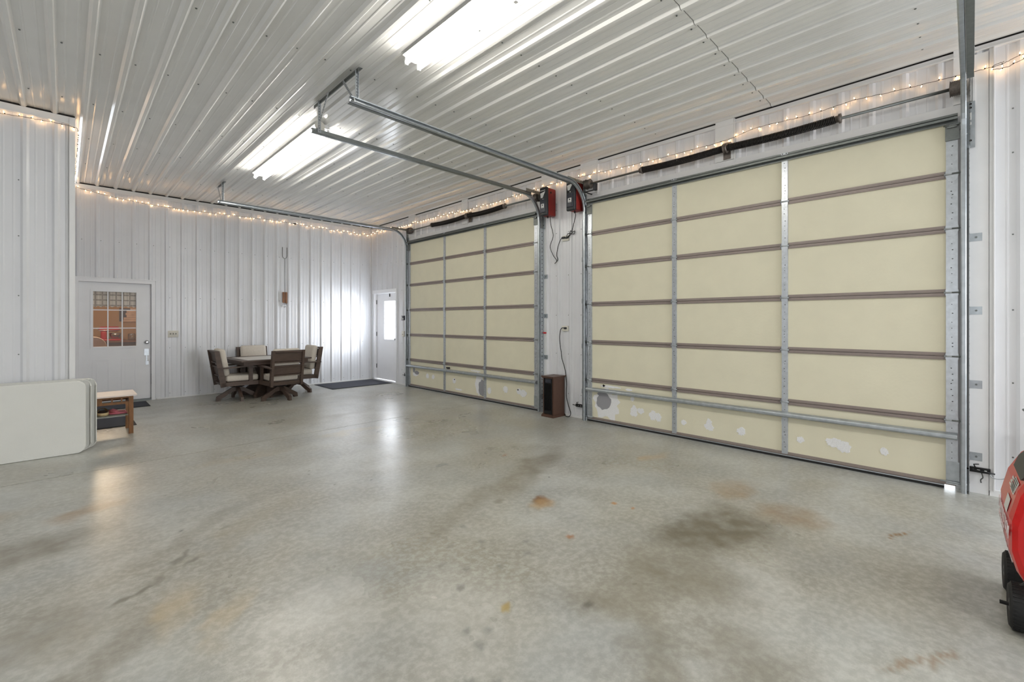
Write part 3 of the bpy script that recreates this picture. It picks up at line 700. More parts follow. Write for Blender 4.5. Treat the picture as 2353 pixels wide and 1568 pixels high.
    for k, sg_ in ((0, -1), (3, 1)):
        s = stiles[k]
        part('top_fixture', bevel(MB().box(XS-0.012, XS-0.002, s-0.045, s+0.04, Z[6]-0.20, Z[6]-0.075).box(XS-0.03, XS-0.012, s-0.03, s+0.03, Z[6]-0.10, Z[6]-0.085), 0.003, 1).cyl((XS-0.03, s-sg_*0.05, Z[6]-0.08), (XS-0.03, s+sg_*0.08, Z[6]-0.08), 0.006, n=8), GALVD, t)
        part('bottom_bracket', bevel(MB().box(XS-0.006, XS-0.001, s-0.045, s+0.035, 0.06, 0.24), 0.002, 1).cyl((XS-0.02, s-sg_*0.07, 0.072), (XS-0.02, s+sg_*0.09, 0.072), 0.007, n=8), GALV, t)
    ls = ya
    if leak: ls = leak
    part('bottom_seal', MB().box(XS+0.008, xb-0.006, ls, yb, 0.004, 0.040).m(1).box(XS+0.004, XS+0.014, ls, yb, 0.026, 0.034), [RUBBER, GALVB], t)
    for i, (kind, cy, cz, ry, rz) in enumerate(damage):
        if kind == 'f': part('foam_scrape', patch(cy, cz, ry, rz, i+int(y0*10), xf, 0.0012+i*0.00012), FOAM, t)
        elif kind == 'h': part('panel_hole', patch(cy, cz, ry, rz, i+50, xf, 0.0042+i*0.0001, 18, 0.12), HOLE, t, label='hole showing grey outer skin')
        else: part('dark_puncture', patch(cy, cz, ry, rz, i+70, xf, 0.0066+i*0.0001, 9, 0.25), HOLED, t)
    # pull handle on the stile
    s = stiles[3]; hz = 1.0
    part('pull_handle', MB().tube([(XS-0.002, s, hz-0.07), (XS-0.03, s, hz-0.06), (XS-0.035, s, hz), (XS-0.03, s, hz+0.06), (XS-0.002, s, hz+0.07)], 0.006, 8), GALVB, t)
    return t
dmgB = [('f', 3.52, 0.27, 0.205, 0.205), ('h', 3.565, 0.305, 0.115, 0.11), ('h', 3.59, 0.40, 0.075, 0.04), ('f', 3.10, 0.235, 0.055, 0.07), ('f', 3.00, 0.25, 0.05, 0.035), ('f', 2.83, 0.22, 0.05, 0.06), ('f', 2.76, 0.21, 0.045, 0.055), ('f', 3.12, 0.39, 0.03, 0.03),
        ('f', 2.43, 0.195, 0.035, 0.03), ('f', 2.13, 0.23, 0.03, 0.055), ('f', 2.13, 0.19, 0.055, 0.04), ('f', 1.78, 0.20, 0.045, 0.045),
        ('f', 1.215, 0.215, 0.032, 0.032), ('f', 0.93, 0.235, 0.075, 0.045), ('f', 0.86, 0.21, 0.06, 0.05), ('f', 0.56, 0.23, 0.03, 0.035), ('f', 1.375, 0.37, 0.012, 0.04),
        ('f', 3.47, 0.515, 0.16, 0.016), ('f', 3.17, 0.505, 0.05, 0.016), ('d', 3.56, 0.52, 0.02, 0.014)]
dmgS = [('h', 8.33, 0.37, 0.035, 0.05), ('h', 8.22, 0.32, 0.085, 0.04), ('f', 8.27, 0.29, 0.11, 0.05), ('f', 7.83, 0.285, 0.05, 0.05), ('f', 7.62, 0.285, 0.05, 0.045), ('f', 6.93, 0.27, 0.05, 0.05), ('d', 6.92, 0.30, 0.012, 0.012), ('f', 6.8, 0.12, 0.11, 0.015),
        ('f', 6.20, 0.28, 0.10, 0.20), ('h', 6.12, 0.22, 0.09, 0.14), ('f', 5.93, 0.19, 0.05, 0.06), ('f', 5.52, 0.26, 0.055, 0.055), ('f', 5.20, 0.26, 0.06, 0.045), ('f', 5.10, 0.24, 0.07, 0.06), ('d', 5.22, 0.285, 0.014, 0.012), ('d', 7.12, 0.505, 0.07, 0.018), ('f', 6.30, 0.505, 0.14, 0.012)]
dmgS = [dmgS[2], dmgS[0], dmgS[1]]+dmgS[3:]
garage_door(0.1, [0.118, 1.353, 2.541, 3.790], 'wide cream insulated overhead door nearer the camera, large foam hole at lower left', dmgB, leak=0.165)
garage_door(4.8, [4.811, 6.030, 7.226, 8.496], 'smaller looking cream overhead door farther off, beside the white side door', dmgS)

# ---------------------------------------------------------------- door tracks
def track_profile(w_=0.052, d=0.03, t=0.003):
    # C channel with curled lips, opening towards -side
    o = [(-d/2, -w_/2+0.012), (-d/2-0.004, -w_/2+0.004), (-d/2+0.004, -w_/2), (d/2-0.006, -w_/2), (d/2, -w_/2+0.006), (d/2, w_/2-0.006), (d/2-0.006, w_/2), (-d/2+0.004, w_/2), (-d/2-0.004, w_/2-0.004), (-d/2, w_/2-0.012)]
    i = [(-d/2+t, w_/2-0.012), (-d/2, w_/2-0.006), (-d/2+0.006, w_/2-t), (d/2-0.008, w_/2-t), (d/2-t, w_/2-0.008), (d/2-t, -w_/2+0.008), (d/2-0.008, -w_/2+t), (-d/2+0.006, -w_/2+t), (-d/2, -w_/2+0.006), (-d/2+t, -w_/2+0.012)]
    return o+i
def perforated(mb, a, b, wd, nrm, th=0.003, hole_mi=1, r=0.005, step=0.028):
    """flat bar with dark round holes on both faces"""
    a, b, nrm = Vector(a), Vector(b), Vector(nrm).normalized(); d = (b-a).normalized()
    mb.m(0).bar(a, b, wd, th, nrm); L = (b-a).length; k = step
    mb.m(hole_mi)
    while k < L-0.01:
        p = a+d*k; mb.cyl(p-nrm*(th/2+0.0006), p+nrm*(th/2+0.0006), r, n=6); k += step
    return mb.m(0)
def door_track(y, inward, xend, label, brackets, zslope=0.0, low=False, hanger=None):
    """inward = +1 when the door lies towards +y"""
    t = thing('door_track', label, 'door track', (XS-0.02, y, 0), 'overhead door tracks')
    xv = XS-0.016; R_ = 0.37; zc = 2.975; ztop = zc+R_
    side = (0, -inward, 0)
    path = [(xv, y, 0.0), (xv, y, 1.0), (xv, y, 2.0), (xv, y, zc)]
    part('vertical_track', MB().sweep(path, track_profile(), side), GALV, t)
    arc = [(xv-R_+R_*math.cos(a), y, zc+R_*math.sin(a)) for a in [math.pi/2*k/12 for k in range(13)]]
    part('curved_track', MB().sweep(arc, track_profile(), side), GALV, t)
    xs = [xv-R_, (xv-R_+xend)/2, xend]
    hp = [(x, y, ztop+zslope*(xv-R_-x)/(xv-R_-xend)) for x in xs]
    part('horizontal_track', MB().sweep(hp, track_profile(), side), GALV, t)
    # reinforcing angle along the horizontal run
    yo = y-inward*0.018
    ang = MB().bar((xend, yo, ztop+zslope+0.0), (5.05, yo, ztop+0.0), 0.003, 0.05).bar((xend, yo-inward*0.020, ztop+zslope-0.026), (5.05, yo-inward*0.020, ztop-0.026), 0.04, 0.003)
    part('track_angle', ang, GALVD, t)
    # wall angle the vertical track stands on, with slots
    wy = y-inward*0.030
    mb = MB(); mb.box(xv-0.012, XW-0.022, wy-0.0015, wy+0.0015, 0.0, 2.85)
    mb.m(1); zz = 0.08
    while zz < 2.82: mb.box(xv+0.018, xv+0.034, wy-0.0022, wy+0.0022, zz, zz+0.012); zz += 0.06
    part('wall_angle', mb, [GALV, HOLED], t)
    for z in brackets:
        b0, b1 = sorted((wy-inward*0.002, wy-inward*0.075))
        mb = MB().box(XW-0.026, XW-0.022, b0, b1, z-0.033, z+0.033)
        mb.box(XW-0.06, XW-0.022, wy-inward*0.002-0.0015, wy-inward*0.002+0.0015, z-0.033, z+0.033)
        mb.m(1).cyl((XW-0.034, wy-inward*0.04, z), (XW-0.026, wy-inward*0.04, z), 0.008, n=6)
        part('wall_bracket', mb, [GALV, GALVD], t)
    # flag bracket at the bend
    yf = y-inward*0.034
    mb = MB(); perforated(mb, (XW-0.05, yf, 2.86), (XW-0.05, yf, 3.42), 0.07, (0, 1, 0), step=0.045, r=0.006)
    perforated(mb, (XW-0.03, yf, 3.385), (4.92, yf, 3.385), 0.045, (0, 1, 0), step=0.04, r=0.006)
    part('flag_bracket', mb, [GALVD, HOLED], t)
    b0, b1 = sorted((yf+inward*0.024, yf-inward*0.030)); mb = MB(); bevel(mb.box(XW-0.040, XW-0.036, b0, b1, 2.84, 3.22), 0.001, 1)
    mb.m(1)
    for zz in (2.90, 3.17, 3.20): mb.cyl((XW-0.0415, (b0+b1)/2, zz), (XW-0.0395, (b0+b1)/2, zz), 0.009, n=8)
    mb.m(2).box(XW-0.0412, XW-0.0395, (b0+b1)/2-0.006, (b0+b1)/2+0.006, 3.07, 3.13).box(XW-0.0412, XW-0.0395, (b0+b1)/2-0.006, (b0+b1)/2+0.006, 3.03, 3.05)
    part('flag_plate', mb, [GALV, HOLED, PAPER], t)
    # splice bolts
    part('splice_bolt', MB().cyl((xv, y-inward*0.02, zc-0.03), (xv, y+inward*0.02, zc-0.03), 0.006, n=6), GALVD, t)
    part('splice_bolt', MB().cyl((xend+0.03, y-inward*0.03, ztop+zslope), (xend+0.03, y+inward*0.02, ztop+zslope), 0.008, n=6), GALVD, t)
    if hanger:
        xh = xend+0.07
        for (dx, ddx, l2) in hanger:
            pass
        mb = MB(); perforated(mb, (xh, yo-inward*0.005, ztop+zslope-0.02), (xh, yo-inward*0.005, HC-0.035), 0.034, (-0.4, 1, 0) if y > 4.7 else (-0.5, 1, 0))
        perforated(mb, (xh+0.017, yo+0.01, ztop+zslope-0.02), (xh+0.017, yo+0.01, HC-0.035), 0.028, (1, 0, 0))
        perforated(mb, (xh-0.02, yo, ztop+zslope), (xh-0.01, yo+hanger[0][0], HC-0.04), 0.026, (1, 0, 0))
        part('hanger_strap', mb, [GALVB, HOLED], t)
    return t
BR = (0.299, 0.891, 1.498, 2.101)
door_track(0.046, 1, 1.80, 'steel door track at right jamb of wide door, rising out of the frame', BR, 0.03, hanger=[(0.0, 0, 0)])
door_track(3.862, -1, 1.80, 'steel door track at left side of wide door, curving under the black opener', (0.4, 1.05, 1.70, 2.3), 0.035, hanger=[(0.26, 0, 0)])
door_track(4.722, 1, 1.79, 'steel door track at right side of far door, ending below the ceiling bar', (0.228, 0.85, 1.49, 2.1), 0.010, hanger=[(-0.25, 0, 0)])
door_track(8.568, -1, 1.77, 'steel door track at left side of far door, running along the back wall', (0.35, 1.0, 1.7, 2.4), 0.005, hanger=[(0.28, 0, 0)])
def ceiling_bar(y0, y1, x, label):
    mb = MB(); perforated(mb, (x, y0, HC-0.040), (x, y1, HC-0.040), 0.036, (1, 0, 0)); perforated(mb, (x+0.018, y0, HC-0.0225), (x+0.018, y1, HC-0.0225), 0.036, (0, 0, 1))
    return tag(origin(part('hanger_bar', mb, [GALVD, HOLED]), (x, (y0+y1)/2, HC-0.03)), label, 'metal bar', 'perforated hanger bars on the ceiling')
ceiling_bar(3.84, 4.86, 1.87, 'long perforated steel bar on the ceiling joining two track hangers')
ceiling_bar(8.52, 8.92, 1.84, 'short perforated steel bar on the ceiling near the back wall')
ceiling_bar(-0.3, 0.1, 1.87, 'perforated steel ceiling bar holding the right hand door track')

# ---------------------------------------------------------------- torsion springs on their shafts
def helix(mb, x, z, ya, yb, r, turns, sag=0.0, w=0.0055):
    n = turns*9; pts = []
    for i in range(n+1):
        t_ = i/n; a = t_*turns*2*math.pi
        pts.append((x+r*math.cos(a), ya+(yb-ya)*t_, z+r*math.sin(a)-sag*math.sin(math.pi*t_)))
    return mb.tube(pts, w, 5)
def torsion(y0, y1, yc, sa, sb, label, brk, sag):
    xs, zs = XW-0.115, 3.335
    t = thing('torsion_spring_shaft', label, 'door spring', (xs, yc, zs), 'torsion spring shafts over the doors')
    part('shaft', MB().cyl((xs, y0, zs), (xs, y1, zs), 0.0135, n=12), GALVD, t)
    for yd_, sg_ in ((y0+0.02, 1), (y1-0.02, -1)):
        a = yd_; b = yd_+sg_*0.075
        pr = [(0.012, 0), (0.062, 0), (0.07, 0.006), (0.058, 0.012)]
        for k in range(5): pr += [(0.062, 0.016+k*0.011), (0.056, 0.021+k*0.011)]
        pr += [(0.066, 0.074), (0.02, 0.078)]
        part('cable_drum', MB().lathe([(r, h*sg_) for r, h in pr], (xs, a, zs), 20, 'y'), RUST, t)
    for a, b in (sa, sb):
        mb = MB(); helix(mb, xs, zs, a, b, 0.036, int(abs(b-a)/0.0135), sag); mb.cyl((xs, a, zs), (xs, b, zs), 0.026, n=10)
        part('spring', mb, DARKST, t)
        part('winding_cone', MB().lathe([(0.014, 0.0), (0.045, 0.0), (0.045, 0.018), (0.032, 0.022), (0.032, 0.045), (0.014, 0.05)], (xs, max(a, b) if abs(max(a, b)-yc) > 0.2 else min(a, b)-0.05, zs), 14, 'y'), RUST, t)
    mb = MB().box(XW-0.036, XW-0.030, yc-0.03, yc+0.05, zs-0.10, zs+0.09).box(xs-0.005, XW-0.03, yc+0.001, yc+0.007, zs-0.04, zs+0.04)
    mb.lathe([(0.014, -0.025), (0.052, -0.02), (0.052, -0.008), (0.03, 0.0), (0.052, 0.008), (0.052, 0.02), (0.014, 0.025)], (xs, yc, zs), 16, 'y')
    part('centre_bracket', mb, RUST, t)
    for yy in brk: part('end_plate', MB().box(xs-0.03, XW-0.036, yy-0.002, yy+0.002, zs-0.05, zs+0.03), GALVD, t)
    return t
torsion(0.035, 3.84, 1.93, (2.94, 1.96), (1.90, 0.92), 'long black torsion spring shaft above the wide near door', (0.03, 3.845), 0.012)
torsion(4.70, 8.46, 6.48, (7.58, 6.51), (6.45, 5.52), 'black torsion spring shaft above the farther door', (4.695, 8.465), 0.02)

# ---------------------------------------------------------------- wall mounted openers
def opener(y0, y1, z0, z1, label, emblem):
    t = thing('door_opener', label, 'door opener', (XW-0.14, (y0+y1)/2, z0), 'wall mounted door openers')
    x0, x1 = XW-0.25, XW-0.036
    part('back_housing', MB().pad(x0+0.035, x1, y0, y1, z0, z1, 0.018), REDP, t)
    part('front_cover', MB().pad(x0, x0+0.05, y0-0.003, y1+0.003, z0-0.01, z1+0.01, 0.02), BLACK, t)
    part('light_lens', MB().pad(x0-0.012, x0+0.01, y0+0.022, y1-0.014, z0+0.035, z0+0.235, 0.010), NAVY, t)
    part('sticker', MB().box(x0-0.0135, x0-0.011, y0+0.045, y1-0.045, z0+0.105, z0+0.165).m(1).box(x0-0.0145, x0-0.0135, y0+0.062, y1-0.062, z0+0.135, z0+0.155).box(x0-0.0145, x0-0.0135, y0+0.055, y1-0.055, z0+0.115, z0+0.12), [PAPER, NAVY], t)
    zt = z1-0.10
    part('emblem', MB().prism([(y1-0.02, zt+0.02), (y0+0.03, zt+0.04), (y1-0.065, zt-0.05), (y1-0.03, zt-0.05)], lambda a, b, tt: Vector((x0-0.002*tt, a, b))), PAPER, t)
    part('lettering', MB().box(x0-0.0015, x0, y0+0.03, y1-0.02, z1-0.045, z1-0.038), PAPER, t)
    part('side_recess', MB().lathe([(0.016, 0), (0.016, 0.003)], (x1-0.12, y0-0.0025, z1-0.07), 12, 'y'), HOLED, t)
    part('indicator', MB().lathe([(0.008, 0), (0.008, -0.004)], (x0, (y0+y1)/2, zt-0.075), 10, 'x'), PAPER, t)
    part('release_plug', MB().cyl(((x0+x1)/2, (y0+y1)/2, z0-0.03), ((x0+x1)/2, (y0+y1)/2, z0), 0.012, n=8), BLACK, t)
    return t
opener(4.440, 4.585, 3.0, 3.41, 'black and red wall opener beside far door, left of the pair', 0)
opener(3.925, 4.075, 2.99, 3.42, 'black and red wall opener partly behind curved track, right of the pair', 1)
def cord(name, cps, r, m, label, cat, n=8, extra=None, grp=None):
    t = thing(name, label, cat, cps[0], grp)
    part('cable', MB().tube(smooth_path(cps, n), r, 6), m, t)
    if extra: extra(t)
    return t
XC = XW-0.03
cord('power_cord', [(5.22, 4.47, 2.99), (5.30, 4.53, 2.90), (XC, 4.50, 2.72), (XC, 4.56, 2.56), (XC, 4.50, 2.42), (XC, 4.43, 2.33), (XC, 4.47, 2.29), (XC, 4.41, 2.34), (XC, 4.43, 2.42), (XC, 4.40, 2.55), (XC, 4.36, 2.63), (XC, 4.33, 2.66)], 0.005, BLACKM,
     'black cord looping down the wall from the left opener', 'cord', extra=lambda t: part('plug', MB().pad(XC-0.015, XC+0.02, 4.27, 4.33, 2.645, 2.675, 0.008), BLACK, t))
cord('power_cord', [(5.22, 4.0, 2.975), (5.29, 4.05, 2.93), (XC, 4.12, 2.80), (XC, 4.14, 2.72), (XC-.01, 4.08, 2.73), (XC-.01, 4.10, 2.69), (XC-.01, 4.20, 2.71), (XC, 4.24, 2.66), (XC-.01, 4.19, 2.66), (XC, 4.14, 2.72), (XC, 4.17, 2.745), (XC, 4.18, 2.70), (XC, 4.22, 2.66), (XC, 4.25, 2.65)], 0.005, BLACKM,
     'black cord with tied loops below the right opener', 'cord', extra=lambda t: part('plug', MB().pad(XC-0.015, XC+0.02, 4.215, 4.262, 2.64, 2.668, 0.008), BLACK, t))
t = thing('limit_switch', 'small black box beside the spring shaft at the wide door corner', 'switch', (5.2, 3.65, 3.2))
part('switch_body', MB().pad(5.14, 5.20, 3.60, 3.64, 3.20, 3.30, 0.008), BLACK, t)
part('mounting_arm', MB().bar((5.17, 3.64, 3.21), (5.17, 3.80, 3.21), 0.015, 0.012).bar((5.17, 3.79, 3.21), (XW-0.02, 3.79, 3.21), 0.015, 0.012), BLACKM, t)
t = thing('tension_monitor', 'dark tension monitor beside the far door opener', 'switch', (5.22, 4.66, 3.25))
part('monitor_body', MB().pad(5.19, 5.29, 4.62, 4.66, 3.19, 3.27, 0.01), BLACK, t)
part('mounting_plate', MB().box(5.29, XW-0.018, 4.63, 4.65, 3.20, 3.26), BLACKM, t)

# ---------------------------------------------------------------- small fittings on the right wall
def photo_eye(y, z, sg, label, cord_=None):
    t = thing('side_lock', label, 'door lock', (XW-0.04, y, z))
    part('mounting_plate', bevel(MB().box(XW-0.045, XW-0.022, y-0.065, y+0.055, z-0.02, z+0.02), 0.003, 1), BLACKM, t)
    part('bolt', MB().cyl((XW-0.055, y-0.09, z-0.01), (XW-0.055, y+0.10, z+0.005), 0.006, n=8), BLACKM, t)
    for a_, b_ in ((-0.045, -0.03), (-0.005, 0.012), (0.03, 0.04)): part('slot', MB().box(XW-0.047, XW-0.0445, y+a_, y+b_, z-0.004, z+0.004), PAPER, t)
    part('hook', MB().tube([(XW-0.04, y+0.02, z+0.015), (XW-0.055, y+0.03, z+0.045), (XW-0.05, y+0.0, z+0.05)], 0.005, 6), BLACKM, t)
    return t
photo_eye(-0.040, 0.195, 1, 'black slide lock with cable at right jamb of the wide door')
photo_eye(4.005, 0.185, 1, 'black slide lock on the white pier near the heater, right of it')
photo_eye(4.655, 0.23, 1, 'black slide lock on the far door track beside the heater')
photo_eye(8.70, 0.225, 1, 'black slide lock low on wall between side door and far door')
cord('lock_cable', [(XW-0.04, -0.095, 0.185), (XW-0.045, -0.12, 0.150), (XW-0.05, -0.17, 0.155), (XW-0.035, -0.215, 0.19)], 0.0028, GALV, 'thin grey cable trailing from the slide lock to right wall', 'cable', 8)
cord('cord_end', [(XW-0.04, -0.055, 0.175), (XW-0.045, -0.062, 0.14), (XW-0.045, -0.05, 0.12), (XW-0.045, -0.052, 0.095)], 0.004, GREYP, 'short grey cord end hanging under the right jamb lock', 'cable', 6)
t = thing('wall_button', 'small navy and white door control panel left of the far door', 'control panel', (XW-0.02, 8.845, 1.48))
part('panel_body', MB().pad(XW-0.032, XW, 8.79, 8.90, 1.43, 1.53, 0.004), NAVY, t)
for y_, z_ in ((8.805, 1.445), (8.855, 1.485), (8.855, 1.445)): part('button', MB().box(XW-0.036, XW-0.032, y_, y_+0.03, z_, z_+0.03), PAPER, t)
t = thing('light_switch', 'small white switch plate below the navy control panel', 'switch', (XW-0.02, 8.845, 1.13))
part('plate', MB().pad(XW-0.026, XW, 8.80, 8.89, 1.07, 1.19, 0.004), IVORY, t)
part('toggle', MB().box(XW-0.034, XW-0.026, 8.83, 8.835, 1.11, 1.13).box(XW-0.034, XW-0.026, 8.855, 8.86, 1.11, 1.13), IVORY, t)
t = thing('release_handle', 'small red pull handle on the pier between the doors', 'handle', (XW-0.03, 4.685, 1.225))
part('grip', MB().pad(XW-0.045, XW-0.025, 4.635, 4.735, 1.215, 1.24, 0.008), REDT, t)
part('bracket', MB().box(XW-0.03, XW-0.02, 4.64, 4.70, 1.175, 1.215), PAPER, t)
def outlet(y, z, label):
    t = thing('wall_outlet', label, 'outlet', (XW-0.02, y, z))
    part('plate', MB().pad(XW-0.024, XW, y-0.06, y+0.06, z-0.04, z+0.04, 0.004), IVORY, t)
    part('socket', MB().box(XW-0.027, XW-0.024, y-0.04, y-0.01, z-0.015, z+0.015).box(XW-0.027, XW-0.024, y+0.01, y+0.04, z-0.015, z+0.015), IVORY, t)
outlet(4.27, 2.65, 'white outlet high on the pier where opener cords plug in')
outlet(4.28, 1.30, 'white outlet on the pier where the heater cord plugs in')
t = thing('metal_plate_stand', 'round grey metal plate on a post at right edge of the frame', 'stand', (4.95, -0.385, 0))
part('plate', MB().lathe([(0.12, 0.755), (0.13, 0.765), (0.13, 0.772), (0.12, 0.775)], (4.95, -0.385, 0), 28), GALVD, t)
part('post', MB().cyl((4.95, -0.385, 0.01), (4.95, -0.385, 0.76), 0.02, n=12), GREYP, t)
part('foot', MB().cyl((4.95, -0.385, 0.0), (4.95, -0.385, 0.02), 0.14, n=24), GREYP, t)
part('knob', MB().box(4.93, 4.96, -0.315, -0.295, 0.775, 0.83).box(4.925, 4.965, -0.32, -0.29, 0.83, 0.838), GALV, t)

# ---------------------------------------------------------------- tower heater
t = thing('tower_heater', 'brown wood-look tower heater standing against the pier', 'heater', (5.185, 4.37, 0))
hx0, hx1, hy0, hy1 = 5.055, 5.315, 4.275, 4.475
part('cabinet', bevel(MB().box(hx0+0.008, hx1, hy0, hy0+0.022, 0.04, 0.585).box(hx0+0.008, hx1, hy1-0.022, hy1, 0.04, 0.585).box(hx1-0.02, hx1, hy0+0.02, hy1-0.02, 0.04, 0.585).box(hx0+0.03, hx1-.02, hy0+0.02, hy1-0.02, 0.04, 0.06), 0.003, 1), HEATW, t)
part('top', bevel(MB().box(hx0-0.018, hx1+0.015, hy0-0.018, hy1+0.018, 0.585, 0.600).box(hx0-0.008, hx1+0.005, hy0-0.008, hy1+0.008, 0.572, 0.585), 0.004), HEATW, t)
part('plinth', bevel(MB().box(hx0-0.015, hx1+0.010, hy0-0.015, hy1+0.015, 0.0, 0.028).box(hx0-0.005, hx1, hy0-0.005, hy1+0.005, 0.028, 0.042), 0.005), HEATW, t)
part('front_panel', MB().box(hx0+0.012, hx0+0.030, hy0+0.022, hy1-0.022, 0.045, 0.57), BLACK, t)
part('control_panel', MB().pad(hx0+0.002, hx0+0.014, hy0+0.045, hy1-0.045, 0.50, 0.555, 0.004), NAVY, t)
f = MB()
for k in range(9):
    y = hy0+0.040+k*(hy1-hy0-0.08)/8; f.box(hx0+0.002, hx0+0.012, y-0.003, y+0.003, 0.10, 0.485)
part('grille', f, BLACKM, t)
part('frame', MB().box(hx0+0.0, hx0+0.014, hy0+0.022, hy0+0.034, 0.05, 0.57).box(hx0, hx0+0.014, hy1-0.034, hy1-0.022, 0.05, 0.57).box(hx0, hx0+0.014, hy0+0.034, hy1-0.034, 0.05, 0.095).box(hx0, hx0+0.014, hy0+0.034, hy1-0.034, 0.485, 0.497), BLACKM, t)
cord('heater_cord', [(XC, 4.275, 1.305), (XC-0.01, 4.31, 1.31), (XC-0.01, 4.345, 1.28), (XC-0.01, 4.365, 1.17), (XC-0.01, 4.355, 1.05), (XC-0.01, 4.335, 0.95), (XC-0.01, 4.32, 0.85), (XC, 4.28, 0.72), (XC+0.01, 4.26, 0.60), (XC, 4.24, 0.48), (XC-.01, 4.235, 0.30), (XC-0.01, 4.20, 0.17), (XC-0.03, 4.14, 0.06), (XC-0.05, 4.15, 0.012), (XC-0.06, 4.20, 0.008), (5.30, 4.255, 0.03)], 0.0055, BLACKM,
     'black cord from the pier outlet down to the tower heater', 'cord', extra=lambda t: part('plug', MB().pad(XC-0.012, XC+0.012, 4.24, 4.285, 1.29, 1.32, 0.006), BLACK, t))

# ---------------------------------------------------------------- fluorescent fixtures
def fixture(x, ya, yb, label):
    t = thing('ceiling_light', label, 'ceiling light', (x, (ya+yb)/2, HC), 'twin tube ceiling lights')
    part('housing', bevel(MB().box(x-0.055, x+0.055, ya, yb, HC-0.065, HC-0.021), 0.005), BIN, t)
    part('reflector', MB().prism([(-0.056, -0.062), (-0.095, -0.045), (-0.095, -0.042), (-0.056, -0.05)], lambda a, b, tt: Vector((x+a, ya+0.01 if tt == 0 else yb-0.01, HC+b))).prism([(0.056, -0.062), (0.056, -0.05), (0.095, -0.042), (0.095, -0.045)], lambda a, b, tt: Vector((x+a, ya+0.01 if tt == 0 else yb-0.01, HC+b))), BIN, t)
    mid = (ya+yb)/2
    for (a, b) in ((ya+0.02, mid-0.012), (mid+0.012, yb-0.02)):
        for dx in (-0.062, 0.062):
            tb = part('tube', MB().cyl((x+dx, a, HC-0.098), (x+dx, b, HC-0.098), 0.017, n=12), TUBE, t)
        for yy in (a-0.012, b-0.003):
            part('lamp_holder', MB().box(x-0.075, x-0.048, yy, yy+0.014, HC-0.12, HC-0.066), BIN, t)
            part('lamp_holder', MB().box(x+0.048, x+0.075, yy, yy+0.014, HC-0.12, HC-0.066), BIN, t)
    return t
fixture(2.125, 0.98, 3.38, 'twin tube ceiling light nearer the camera, cut by top edge')
fixture(2.125, 5.25, 7.67, 'twin tube ceiling light farther off, beyond the track end')
t = thing('ceiling_sensor', 'small beige box hanging beside the far track end', 'sensor', (1.92, 4.84, 3.45))
part('sensor_body', MB().pad(1.87, 1.95, 4.77, 4.81, 3.36, 3.43, 0.006), IVORY, t)
part('sensor_back', MB().lathe([(0.05, 0), (0.05, 0.02), (0.02, 0.03)], (1.91, 4.80, 3.46), 16, 'y').box(1.905, 1.915, 4.805, 4.812, 3.5, 3.64), IVORY, t)

# ---------------------------------------------------------------- string lights
def bulb_mesh():
    mb = MB(); mb.m(0).cyl((0, 0, 0), (0, 0, -0.012), 0.0045, n=5); mb.m(1).cyl((0, 0, -0.011), (0, 0, -0.026), 0.0034, 0.0020, n=6)
    me = bpy.data.meshes.new('bulb'); bmesh.ops.recalc_face_normals(mb.bm, faces=mb.bm.faces[:]); mb.bm.to_mesh(me); mb.bm.free(); me.materials.append(WIRE); me.materials.append(BULB); return me
BM = bulb_mesh()
def string_lights(cps, spacing, label, out, seed, double=False, loc=None):
    rnd = random.Random(seed); P = smooth_path(cps, 10)
    t = thing('string_lights', label, 'string lights', cps[0], 'strings of warm mini lights')
    wav = [p+Vector((0, 0, rnd.uniform(-0.003, 0.003))) for p in P]
    part('wire', MB().tube(wav, 0.0022, 4), WIRE, t)
    acc = 0; nxt = spacing*0.5; o3 = Vector(out)
    for a, b in zip(P, P[1:]):
        L_ = (b-a).length
        while acc+L_ > nxt:
            p = a.lerp(b, (nxt-acc)/L_)
            o = bpy.data.objects.new('bulb', BM); C.objects.link(o); o.parent = t; o.location = p-Vector(cps[0])
            up = rnd.random() < 0.35
            tang = (b-a).normalized()
            ang = rnd.uniform(-0.7, 0.7)
            d = (Vector((0, 0, 1 if up else -1))*math.cos(ang)+tang*math.sin(ang)+o3*rnd.uniform(0.0, 0.5)).normalized()
            o.rotation_euler = (-d).to_track_quat('Z', 'Y').to_euler()
            nxt += spacing*rnd.uniform(0.8, 1.2)
        acc += L_
    return t
yb2 = YB-0.032
string_lights([(0.11, yb2, 3.615), (0.483, yb2, 3.548), (1.0, yb2, 3.50), (1.57, yb2, 3.49), (2.57, yb2, 3.515), (3.3, yb2, 3.53), (3.67, yb2, 3.515), (4.5, yb2, 3.50), (5.15, yb2, 3.50), (5.30, yb2, 3.53)], 0.082,
              'warm mini light string sagging along the top of the back wall', (0, -1, 0), 1)
string_lights([(-1.4, YJ-0.034, 3.55), (-0.9, YJ-0.034, 3.545), (-0.47, YJ-0.034, 3.552), (-0.19, YJ-0.034, 3.572), (0.06, YJ-0.034, 3.570), (XJ+0.025, YJ-0.02, 3.54), (XJ+0.03, 7.5, 3.53), (XJ+0.03, 8.5, 3.50), (XJ+0.03, 9.5, 3.55), (XJ+0.03, YB-0.05, 3.62)], 0.085,
              'warm mini light string across the left wall and round its corner', (0.5, -0.5, 0), 2)
xg = XW-0.045
